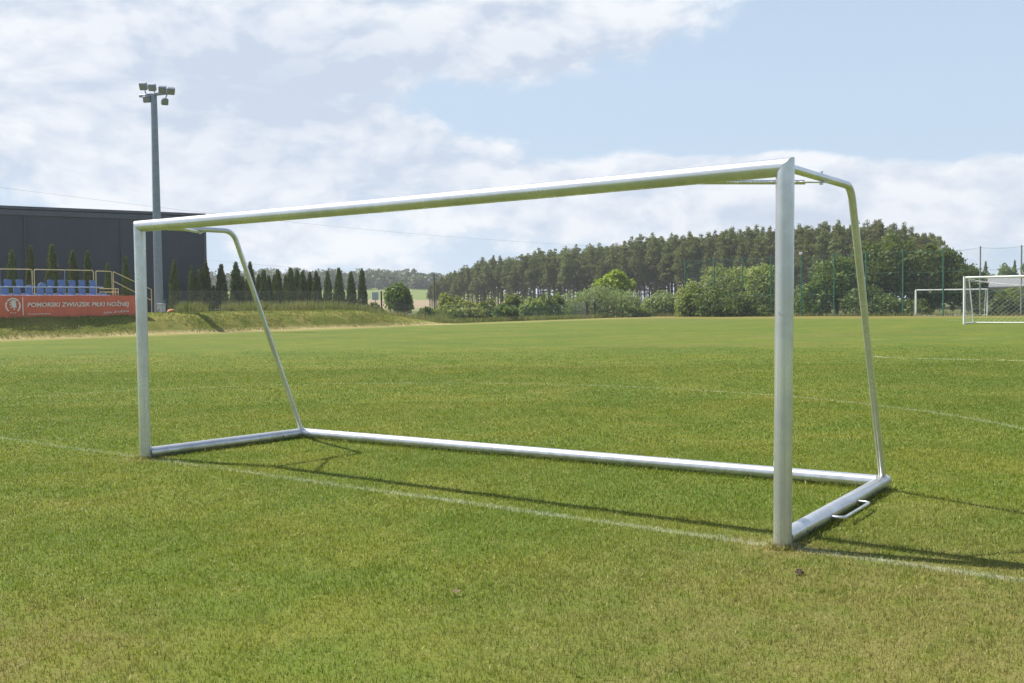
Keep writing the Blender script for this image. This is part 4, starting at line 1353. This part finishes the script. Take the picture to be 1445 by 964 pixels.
def build_stand():
    u1, u2 = 3.0, 3.85
    t0 = on_line(-50, u1); t1 = on_line(168, u1)
    root = thing('grandstand', 'small grandstand with two rows of blue seats and yellow railings before the dark hall', 'grandstand', bank_pt((t0 + t1) / 2, u1, 1.15))
    fr = -E2
    p = bank_pt(on_line(60, u1 - .4), u1 - .4); z1 = z_at(60, 416.3, p)
    p = bank_pt(on_line(60, u2 - .4), u2 - .4); z2 = z_at(60, 404.3, p)
    ta, tb = on_line(-50, u1), on_line(150, u1); tc_ = on_line(141, u2)
    L1 = tb - ta; L2 = tc_ - ta
    # steel decks and legs
    d = MB()
    d.bbox(bank_pt(ta + L1 / 2, u1 - .1, z1 - .42), (L1, .8, .05), .01, E1, E2)
    d.bbox(bank_pt(ta + L2 / 2, u2 + .05, z2 - .42), (L2, .9, .05), .01, E1, E2)
    k = ta
    while k < tb:
        for u, zz in ((u1 + .25, z1), (u2 + .4, z2 if k < tc_ else z1)):
            d.tube([bank_pt(k, u, 1.0), bank_pt(k, u, zz - .45)], .03, 8)
        k += 2.0
    d.build('deck', M['deck'], root)
    for (u, zz, L) in ((u1 - .42, z1 - .035, L1), (u2 - .42, z2 - .035, L2)):
        MB().bbox(bank_pt(ta + L / 2, u, zz), (L, .05, .055), .008, E1, E2).build('seat_rail', M['deck'], root)
    # seats
    row1 = [-41, -25, -8, 8, 25, 42, 58, 71, 87, 102, 117, 132, 147]
    row2 = [-37, -20, -3, 12.5, 29, 73, 88, 103, 117, 132]
    for px in row1:
        t = on_line(px, u1)
        if px == 147:
            m = MB().bbox(bank_pt(t, u1 - .2, z1 + .0), (.42, .40, .05), .02, E1, fr)
            m.prism([(-.18, 0), (.18, 0), (.18, .12), (.05, .05), (-.02, .2), (-.18, .26)], .035, bank_pt(t, u1, z1), E1, UZ, E2)
            m.build('seat', M['seat'], root, 'broken blue seat'); continue
        seat_mesh(bank_pt(t, u1, z1), E1, fr).build('seat', M['seat'], root)
    for px in row2:
        seat_mesh(bank_pt(on_line(px, u2), u2, z2), E1, fr).build('seat', M['seat'], root)
    for px, hh in ((58, .24), (41, .09)):
        t = on_line(px, u2)
        MB().prism([(-.25, 0), (.25, 0), (.2, hh * .5), (.03, hh), (-.06, hh * .98), (-.22, hh * .4)], .06, bank_pt(t, u2 - .2, z2), E1, UZ, E2).build('seat', M['seat'], root, 'blue seat tipped forward')
    # railings behind the top row
    ur = u2 + .55
    def rp(px, py):
        t = on_line(px, ur); q = bank_pt(t, ur); q[2] = z_at(px, py, q); return q
    def frame(px0, y0, px1, y1, mids=(), name='railing'):
        a, b = rp(px0, y0), rp(px1, y1)
        m = MB(); za = z2 - .5
        f0 = a * [1, 1, 0] + UZ * za; f1 = b * [1, 1, 0] + UZ * za
        q = arc_path(f0, a, (a + b) / 2, .09, 5)[:-1] + arc_path((a + b) / 2, b, f1, .09, 5)[1:]
        m.tube(q, .026, 10)
        o = m.build(name, M['yellow'], root)
        for px in mids:
            t = on_line(px, ur); s = (t - on_line(px0, ur)) / (on_line(px1, ur) - on_line(px0, ur)); c = a * (1 - s) + b * s
            MB().tube([c * [1, 1, 0] + UZ * za, c], .018, 8).build('rail_post', M['steel'], o)
    frame(-52, 379.0, 46.5, 380.2, (1,)); frame(49.5, 380.3, 133, 381.8, (92.5,)); frame(136.5, 382.5, 159, 383.3)
    # stair handrail running down to the right
    st = MB()
    a, b = rp(161, 383.5), rp(214, 408.5); st.tube([a, b], .027, 10)
    a2, b2 = rp(161, 396.8), rp(214, 424); st.tube([a2, b2], .027, 10)
    st.tube([a, a * [1, 1, 0] + UZ * (z2 - .5)], .026, 10)
    st.tube([b, b * [1, 1, 0] + UZ * 1.15], .026, 10)
    st.build('handrail', M['yellow'], root)
    # low end rail of the front row
    e = MB()
    a = bank_pt(on_line(141, u1), u1); b = bank_pt(on_line(167.5, u1), u1)
    for y in (407.4, 412.3):
        q0 = a.copy(); q1 = b.copy(); q0[2] = z_at(141, y, a); q1[2] = z_at(167, y + .2, b); e.tube([q0, q1], .026, 8)
    for px in (163.5, 167.3):
        q = bank_pt(on_line(px, u1), u1); e.tube([q + UZ * (z1 - .45), q + UZ * z_at(px, 407.6, q)], .026, 8)
    e.build('end_rail', M['yellow'], root)


def build_hall():
    D = np.array([.82, .57, 0]); D /= np.linalg.norm(D); N = np.array([-D[1], D[0], 0])
    Y0 = 74.0
    def on(px):
        s = slope(px); B0 = np.array([slope(0) * Y0, Y0, 0])
        k = (s * B0[1] - B0[0]) / (D[0] - s * D[1]); return B0 + D * k
    A = on(0) - D * 22; B = on(290.5)
    L = np.linalg.norm(B - A); H = (z_at(0, 290.5, on(0)) + z_at(290, 302.5, B)) / 2
    root = thing('sports_hall', 'long dark blue grey metal clad hall behind the grandstand', 'building', (A + B) / 2)
    W = 24.0
    w = MB()
    c = (A + B) / 2 + N * W / 2
    w.box(c + UZ * (H / 2 - .15), (L, W, H - .3), D, N)
    wall = w.build('wall', M['clad'], root)
    # vertical cladding joints
    j = MB()
    k = .6
    while k < L - .3:
        j.box(A + D * k - N * .004 + UZ * (H / 2 - .2), (.03, .008, H - .5), D, N); k += 1.15
    j.build('cladding_joints', M['clad'], wall)
    for px in (38, 173):
        p = on(px)
        MB().bbox(p - N * .07 + UZ * (H / 2 - .25), (.14, .1, H - .6), .02, D, N).build('downpipe', M['clad'], root)
    MB().bbox(c + UZ * (H - .06), (L + .25, W + .25, .22), .02, D, N).build('roof_coping', M['coping'], root)
    MB().bbox(A + D * L / 2 - N * .06 + UZ * (H - .42), (L, .1, .4), .02, D, N).build('gutter_band', M['coping'], root)
    MB().bbox(B + D * .012 - N * .03 + UZ * (H / 2 - .2), (.22, .2, H - .45), .02, D, N).build('corner_flashing', M['coping'], root)


def build_mast():
    Y = 66.0
    b = at_y(224.5, 441, Y); top = z_at(217.5, 134, b)
    t_u = np.dot(b - F0, E2), np.dot(b - F0, E1)
    base = b.copy(); base[2] = bank_z(t_u[1], t_u[0]) - .05
    root = thing('floodlight_mast', 'tall tapered grey floodlight mast with six lamps beside the hall', 'mast', base)
    tp = base * [1, 1, 0] + UZ * top
    MB().tube([base, base + (tp - base) * .33, base + (tp - base) * .66, tp], [.285, .26, .23, .19], 12, smooth=False).build('pole', M['steel'], root)
    MB().tube([base + UZ * 0, base + UZ * .12], .42, 16, smooth=False).build('base_flange', M['steel'], root)
    for f in (.27, .45):
        q = base + (tp - base) * f
        MB().tube([q - UZ * .03, q + UZ * .03], [.292 - .08 * f, .292 - .08 * f], 12, smooth=False).build('joint_ring', M['zinc_dark'], root)
    # crossarm, turned so that its right end comes nearer to the pitch
    xd = np.array([.86, -.5, 0]); xd /= np.linalg.norm(xd); xn = np.array([-.5, -.86, 0])
    def head(px, py):
        r_ = ray(px, py); s = r_[0] / r_[1]; k = (s * tp[1] - tp[0]) / (xd[0] - s * xd[1]); q = tp * [1, 1, 0] + xd * k; q[2] = z_at(px, py, q); return q
    a, bb = head(197, 129.8), head(245.5, 136.5)
    zm = (a[2] + bb[2]) / 2 + .0; a[2] = zm + .05; bb[2] = zm - .05
    ed = (bb - a) / np.linalg.norm(bb - a)
    MB().bbox((a + bb) / 2, (np.linalg.norm(bb - a), .16, .16), .02, ed, np.cross(UZ, ed)).build('crossarm', M['steel'], root)
    # lamps: (column, row, size in px, facing)
    lamps = [(203.8, 122.5, 11.0, -35, 24), (216.3, 124.0, 10.5, -20, 28), (230.8, 126.8, 11.0, 5, 38), (242.3, 129.0, 11.0, 20, 42), (208.8, 140.5, 10.5, -40, 12), (234.0, 144.2, 9.5, 25, 30)]
    for i, (px, py, sz, yaw, tilt) in enumerate(lamps):
        q = head(px + 2.4, py + .3) + xn * .22
        s = sz / F_PX * Y
        f = np.array([math.sin(rad(yaw)) * .6 + .25, -1, 0]); f /= np.linalg.norm(f)
        sd = np.cross(f, UZ); sd /= np.linalg.norm(sd)
        fd = f * math.cos(rad(tilt)) - UZ * math.sin(rad(tilt)); fu = np.cross(sd, fd)
        h = MB().bbox(q, (s, .26, s * .92), .05, sd, fd, fu).build('lamp', M['zinc_dark'], root)
        MB().bbox(q + fd * .135, (s * .8, .02, s * .72), .008, sd, fd, fu).build('lens', M['lens'], h)
        p2 = (a + bb) / 2 + ed * np.dot(q - (a + bb) / 2, ed)
        MB().tube([q - fd * .1, p2], .035, 8).build('bracket', M['steel'], h)
    # grey cabinet at the foot
    q = base + np.array([.42, -.75, 0]); c = thing('electric_cabinet', 'small pale grey electric cabinet at the foot of the floodlight mast', 'cabinet', q)
    MB().bbox(q + UZ * .32, (.42, .3, .6), .015, xd, xn).build('body', M['cabinet'], c)
    MB().bbox(q + UZ * .66, (.48, .36, .05), .01, xd, xn).build('lid', M['cabinet'], c)
    MB().bbox(q + UZ * .32 + xn * .155, (.36, .012, .52), .004, xd, xn).build('door', M['cabinet'], c)
    # green pole leaning on it
    a1 = q + np.array([-.32, -.3, -.05]); b1 = at_y(234.5, 422.5, Y - .6)
    tag(MB().tube([a1, b1], .03, 8).build('leaning_pole', M['green_paint']), 'thin green pole leaning across the grey cabinet', 'pole')
    # orange heap
    r = np.random.default_rng(4)
    u_, v_ = np.meshgrid(np.linspace(0, 2 * np.pi, 22, endpoint=False), np.linspace(0, math.pi / 2, 7))
    c0 = at_y(241.5, 440, Y + 1.5); c0[2] = bank_z(np.dot(c0 - F0, E1), np.dot(c0 - F0, E2)) - .05
    V = np.stack([np.cos(u_) * np.cos(v_) * .30, np.sin(u_) * np.cos(v_) * .24, np.sin(v_) * .26 + .03 * np.sin(u_ * 3) * np.cos(v_)], -1).reshape(-1, 3) + r.normal(0, .012, (154, 3)) + c0
    V += UZ * .1
    F = [(k * 22 + i, k * 22 + (i + 1) % 22, (k + 1) * 22 + (i + 1) % 22, (k + 1) * 22 + i) for k in range(6) for i in range(22)]
    tag(MB().add(V, F, True).build('rubble_heap', M['orange']), 'low orange heap on the bank right of the grey cabinet', 'heap')


def build_car():
    # parked beyond the bank: only the roof and windows rise over the crest
    P = at_y(303, 440, 81.0); P[2] = 0
    root = thing('parked_car', 'silver blue car parked beyond the bank, its roof just showing over the grass', 'car', P)
    d = np.array([.97, .24, 0]); d /= np.linalg.norm(d); n = np.array([-d[1], d[0], 0])
    prof = [(-2.05, .28), (2.1, .28), (2.12, .62), (1.95, .80), (1.05, .93), (.45, 1.40), (-.95, 1.43), (-1.75, 1.0), (-2.08, .92)]
    MB().prism(prof, 1.68, P - n * .84, d, UZ, n).build('body', M['car_paint'], root)
    for s in (-.852, .846):
        MB().prism([(.95, .96), (.40, 1.33), (-.25, 1.35), (-.25, .96)], .008, P + n * s, d, UZ, n).build('window', M['glass'], root)
        MB().prism([(-.33, .96), (-.33, 1.35), (-.92, 1.36), (-1.5, 1.0)][::-1], .008, P + n * s, d, UZ, n).build('window', M['glass'], root)
    MB().add([P + d * 1.03 + n * a + UZ * .97 for a in (-.72, .72)] + [P + d * .50 + n * a + UZ * 1.385 for a in (.62, -.62)], [(0, 1, 2, 3)]).build('windscreen', M['glass'], root)
    for x in (-1.3, 1.3):
        for s in (-.8, .8):
            c = P + d * x + n * s + UZ * .31
            wl = MB().tube([c - n * .1, c + n * .1], .31, 20).build('wheel', M['tyre'], root)
            MB().tube([c - n * .108, c + n * .108], .19, 16).build('rim', M['steel'], wl)


def build_small_things():
    # pale board on posts at the end of the thuja row
    Y = 97.0
    a = at_y(529.5, 418, Y)
    root = thing('notice_board', 'pale blue grey board on a post right of the last thuja', 'board', (a[0], a[1], 0))
    MB().bbox((a[0], a[1], a[2]), (.62, .06, .75), .01, (.9, .4, 0), (-.4, .9, 0)).build('board', M['pale_board'], root)
    MB().tube([(a[0], a[1] + .06, 0), (a[0], a[1] + .06, a[2] + .2)], .035, 8).build('post', M['grey_post'], root)
    # post in front of the lone tree
    for px, top, lab in ((538.5, 411, 'dark green post left of the lone round tree'), (571.5, 419, 'dark brown post right under the lone round tree')):
        Y = 88.0; p = at_y(px, 440, Y); p[2] = 0
        tag(MB().tube([p, p + UZ * z_at(px, top, p)], .07, 8).build('post', M['dark_post']), lab, 'post')['category'] = 'post'
    # utility pole and wires
    Y = 205.0
    p = at_y(613, 430, Y); p[2] = 0
    root = thing('utility_pole', 'utility pole with crossarm at the left end of the pine belt', 'pole', p)
    zt = z_at(613, 385.5, p)
    MB().tube([p, p + UZ * zt], [.16, .11], 10).build('pole', M['dark_post'], root)
    MB().bbox(p + UZ * (zt - .5), (1.9, .12, .12), .02).build('crossarm', M['dark_post'], root)
    MB().bbox(p + UZ * (zt - 1.2), (1.2, .12, .12), .02).build('crossarm', M['dark_post'], root)

    def wire(label, A, B, sag, r=.011):
        q = [A * (1 - s) + B * s - UZ * sag * 4 * s * (1 - s) for s in np.linspace(0, 1, 40)]
        tag(MB().tube(q, r, 5, caps=False).build('power_line', M['cable']), label, 'power line')
    e = p + UZ * (zt - .42)
    def far(px, py, Y): return at_y(px, py, Y)
    wire('upper power cable running down to the utility pole from behind the hall', far(40, 338, 150), e - np.array([.8, 0, 0]), .8)
    wire('lower power cable running down to the utility pole from behind the hall', far(40, 362, 150), e + np.array([.8, 0, -.7]), .5)
    wire('long single power cable crossing the sky from the left edge to the pines', far(-160, 243, 120), far(1010, 351, 240), 2.2, .012)
    # house beyond the hedge on the right
    Y = 150.0
    a = at_y(1362, 430, Y); a[2] = 0; b = at_y(1462, 430, Y - 6); b[2] = 0
    d = (b - a) / np.linalg.norm(b - a); n = np.array([-d[1], d[0], 0]); L = np.linalg.norm(b - a)
    zr = z_at(1410, 391, (a + b) / 2); ze = z_at(1410, 403.5, (a + b) / 2)
    root = thing('house', 'low house with a grey roof behind the hedge and the netted goal', 'house', (a + b) / 2)
    MB().box((a + b) / 2 + n * 3.2 + UZ * ze / 2, (L, 6, ze), d, n).build('wall', M['plaster'], root)
    m = MB().prism([(-.4, ze - .1), (3.2, zr), (6.8, ze - .1), (6.8, ze - .25), (3.2, zr - .18), (-.4, ze - .25)], L + .8, a - d * .4, n, UZ, d)
    m.build('roof', M['roof_grey'], root)
    k = a + d * L * .78 + n * 3.0
    MB().bbox(k + UZ * (zr + .05), (.6, .5, .9), .02, d, n).build('chimney', M['red_tile'], root)
    for f in (.2, .45, .7):
        MB().bbox(a + d * L * f + n * .19 + UZ * ze * .55, (1.1, .06, 1.0), .01, d, n).build('window', M['glass'], root)
    # clod of earth on the turf
    c = ground(1128, 812)
    r = np.random.default_rng(9)
    u_, v_ = np.meshgrid(np.linspace(0, 2 * np.pi, 12, endpoint=False), np.linspace(0, math.pi / 2, 5))
    V = np.stack([np.cos(u_) * np.cos(v_) * .026, np.sin(u_) * np.cos(v_) * .022, np.sin(v_) * .022], -1).reshape(-1, 3) + r.normal(0, .004, (60, 3)) + c + UZ * .012
    F = [(k * 12 + i, k * 12 + (i + 1) % 12, (k + 1) * 12 + (i + 1) % 12, (k + 1) * 12 + i) for k in range(4) for i in range(12)]
    tag(MB().add(V, F, True).build('earth_clod', M['soil']), 'small dark clod of earth on the turf before the right post', 'clod')
    # fallen dry leaves
    for i, (px, py, lab) in enumerate(((644, 842, 'small brown fallen leaf on the turf near the bottom middle'), (1129, 612, 'small brown fallen leaf on the turf just right of the right post'), (811, 955, 'small tan fallen leaf at the bottom edge of the turf'))):
        c = ground(px, py); a = i * 1.3
        ex = np.array([math.cos(a), math.sin(a), .1]); ey = np.array([-math.sin(a), math.cos(a), .25])
        o = MB().add([c + UZ * .03 + ex * x + ey * y + UZ * z for x, y, z in [(-.026, 0, .004), (-.008, -.014, 0), (.016, -.010, .003), (.028, 0, .008), (.012, .012, .002), (-.01, .013, .006)]], [(0, 1, 5), (1, 2, 4, 5), (2, 3, 4)]).build('fallen_leaf', M['dry_leaf'])
        tag(o, lab, 'leaf')


# ------------------------------------------------------------------ sky and light
def build_world():
    w = bpy.data.worlds.new('World'); sc.world = w; w.use_nodes = True
    nt = NT(w.node_tree); nodes = w.node_tree.nodes
    bg = nodes['Background']
    el = math.atan2(1.0, math.hypot(.62, .27)); az = math.atan2(-.62, .27)
    sky = nt.n('ShaderNodeTexSky', sky_type='NISHITA')
    sky.sun_disc = False; sky.sun_elevation = el; sky.sun_rotation = az
    sky.altitude = 100; sky.air_density = 1.0; sky.dust_density = 1.6; sky.ozone_density = 1.0
    dirn = nt.n('ShaderNodeTexCoord').outputs['Generated']
    x, y, z = nt.xyz(dirn)
    azi = nt.math('ARCTAN2', x, y)                       # bearing from the pitch's far side, radians
    ele = nt.math('ARCSINE', z)
    # cloud field on the bearing/height plane, puffs flatter towards the horizon
    cv = nt.n('ShaderNodeCombineXYZ')
    nt.l(azi, cv.inputs[0]); nt.l(nt.math('MULTIPLY', ele, 1.9), cv.inputs[1])
    wv = nt.n('ShaderNodeTexNoise'); nt.l(cv.outputs[0], wv.inputs['Vector']); wv.inputs['Scale'].default_value = 5.0; wv.inputs['Detail'].default_value = 3.0
    warp = nt.vmath('SCALE', nt.vmath('SUBTRACT', wv.outputs['Color'], (0.5, 0.5, 0.5)), scale=0.10)
    p = nt.vmath('ADD', cv.outputs[0], warp)

    def g(px, py): 
        d = ray(px, py); return math.atan2(d[0], d[1]), math.atan2(d[2], math.hypot(d[0], d[1])) * 1.9
    px_ = nt.xyz(p)

    def blob(cx, cy, rx, ry, amt):
        a, e = g(cx, cy); k = 1 / F_PX
        dx = nt.math('MULTIPLY', nt.math('SUBTRACT', px_[0], a), 1 / (rx * k)); dy = nt.math('MULTIPLY', nt.math('SUBTRACT', px_[1], e), 1 / (ry * k * 1.9))
        d2 = nt.math('ADD', nt.math('MULTIPLY', dx, dx), nt.math('MULTIPLY', dy, dy))
        return nt.math('MULTIPLY', nt.math('EXPONENT', nt.math('MULTIPLY', d2, -1.0)), amt)

    def total(blobs):
        s = None
        for b in blobs:
            v = blob(*b); s = v if s is None else nt.math('ADD', s, v)
        return s
    # banks of cloud over this place (photo pixel centres turned into bearings)
    cover = total([(300, 20, 420, 110, .42), (700, 40, 330, 95, .36), (80, 120, 220, 90, .34), (120, 210, 320, 70, .30), (500, 215, 220, 48, .34), (620, 300, 400, 60, .17), (1000, 250, 260, 55, .40), (1280, 270, 300, 70, .40), (300, 330, 420, 60, .12), (1445, 260, 200, 60, .2), (1180, 140, 300, 80, -.40), (1400, 90, 260, 130, -.42), (640, 150, 170, 40, -.20), (1080, 180, 220, 40, -.3)])
    n1 = nt.noise(p, 8.5, 10.0, 0.57)
    high = nt.smooth(ele, 0.42, 0.62)           # unseen sky above the view, cleared to weaken fill light and deepen shadows
    dens = nt.math('SUBTRACT', nt.math('ADD', nt.math('ADD', n1, cover), -0.62), nt.math('MULTIPLY', high, 0.12))
    up = nt.vmath('ADD', p, (-0.014, 0.030, 0.0))
    n2 = nt.noise(up, 8.5, 10.0, 0.57)
    lit = nt.math('ADD', nt.math('MULTIPLY', nt.math('SUBTRACT', n1, n2), 4.2), 0.68, clamp=True)
    shade = total([(390, 125, 190, 70, .8), (330, 60, 220, 50, .25), (830, 80, 230, 45, .40), (200, 250, 300, 30, .2), (560, 255, 220, 30, .25), (1100, 310, 350, 40, .25), (250, 180, 150, 40, .2)])
    lit = nt.math('SUBTRACT', lit, nt.math('MULTIPLY', shade, 1.05), clamp=True)
    a = nt.smooth(dens, -0.05, 0.13)
    a = nt.math('MULTIPLY', a, 0.92)
    # thin overall summer veil, thicker low down
    veil = nt.math('MULTIPLY', nt.smooth(ele, 0.0, 0.42, 0.95, 0.72), nt.math('SUBTRACT', 1.0, nt.math('MULTIPLY', high, 0.85)))
    base = nt.mix(veil, sky.outputs[0], VEIL)
    cloud = nt.mix(lit, CLOUD_DARK, CLOUD_LIT)
    nt.l(nt.mix(a, base, cloud), bg.inputs['Color'])
    bg.inputs['Strength'].default_value = SKY_STRENGTH
    # sun
    L = bpy.data.lights.new('sun', 'SUN'); L.energy = SUN_ENERGY; L.angle = rad(0.53); L.color = (1.0, 0.955, 0.88)
    o = bpy.data.objects.new('sun', L); COL.objects.link(o)
    o.rotation_euler = Vector(SUN_S).to_track_quat('-Z', 'Y').to_euler()
    o.location = (-20, 10, 40)


def build_haze():
    V = [(x, y, z) for z in (-1.6, 32.0) for y in (-460.0, 2460.0) for x in (-1860.0, 1860.0)]
    m = bpy.data.materials.new('summer_haze'); m.use_nodes = True
    nt = m.node_tree; nt.nodes.clear()
    out = nt.nodes.new('ShaderNodeOutputMaterial'); pv = nt.nodes.new('ShaderNodeVolumePrincipled')
    pv.inputs['Color'].default_value = (0.93, 0.96, 1.0, 1); pv.inputs['Density'].default_value = 0.0004; pv.inputs['Anisotropy'].default_value = 0.2
    nt.links.new(pv.outputs[0], out.inputs['Volume'])
    o = MB().add(V, [(0, 2, 3, 1), (4, 5, 7, 6), (0, 1, 5, 4), (2, 6, 7, 3), (0, 4, 6, 2), (1, 3, 7, 5)]).build('haze', m)
    tag(o, 'thin summer haze over the pitch and the far trees', 'haze', kind='stuff')


SKY_STRENGTH = 0.092
SUN_ENERGY = 5.0
EXPO = 0.70
VEIL = (3.9, 4.85, 6.0)
CLOUD_LIT = (6.4, 6.55, 6.8)
CLOUD_DARK = (4.1, 4.65, 5.55)


def build_camera():
    c = bpy.data.cameras.new('camera'); o = bpy.data.objects.new('camera', c); COL.objects.link(o)
    c.sensor_fit = 'HORIZONTAL'; c.sensor_width = 36.0; c.lens = 36.0 * F_PX / 1445.0
    c.clip_start = 0.05; c.clip_end = 6000
    m = Matrix(((R2[0], U2[0], -fwd[0], CAM[0]), (R2[1], U2[1], -fwd[1], CAM[1]), (R2[2], U2[2], -fwd[2], CAM[2]), (0, 0, 0, 1)))
    o.matrix_world = m
    sc.camera = o


build_world(); build_camera(); build_haze()
build_ground(); build_bank(); build_hill(); build_grass(); build_rough_grass()
build_goal()
s1 = ground(1358.5, 458.3)
far_goal('white far goal with a net at the right picture edge', at_y(1360.5, 458, 54.0) * [1, 1, 0] + UZ * .24, GD, GN, 7.32, 2.44, 2.0, True, 1.0)
far_goal('small bare white goal farther off, left of the netted goal', ground(1292.5, 446.3) * [1, 1, 0], GD * .94 + GN * .35, GN * .94 - GD * .35, 5.9, 2.35, 1.6, False, .9)
build_stand(); build_banner(); build_hall(); build_mast(); build_car(); build_small_things()
build_fences(); build_thujas(); build_pines(); build_vegetation()

sc.render.engine = 'CYCLES'
sc.cycles.volume_bounces = 0; sc.cycles.max_bounces = 6; sc.cycles.diffuse_bounces = 3; sc.cycles.glossy_bounces = 3; sc.cycles.transmission_bounces = 4; sc.cycles.transparent_max_bounces = 6
sc.view_settings.view_transform = 'Standard'; sc.view_settings.look = 'None'
sc.view_settings.exposure = EXPO; sc.view_settings.gamma = 1.0; sc.view_settings.use_curve_mapping = False
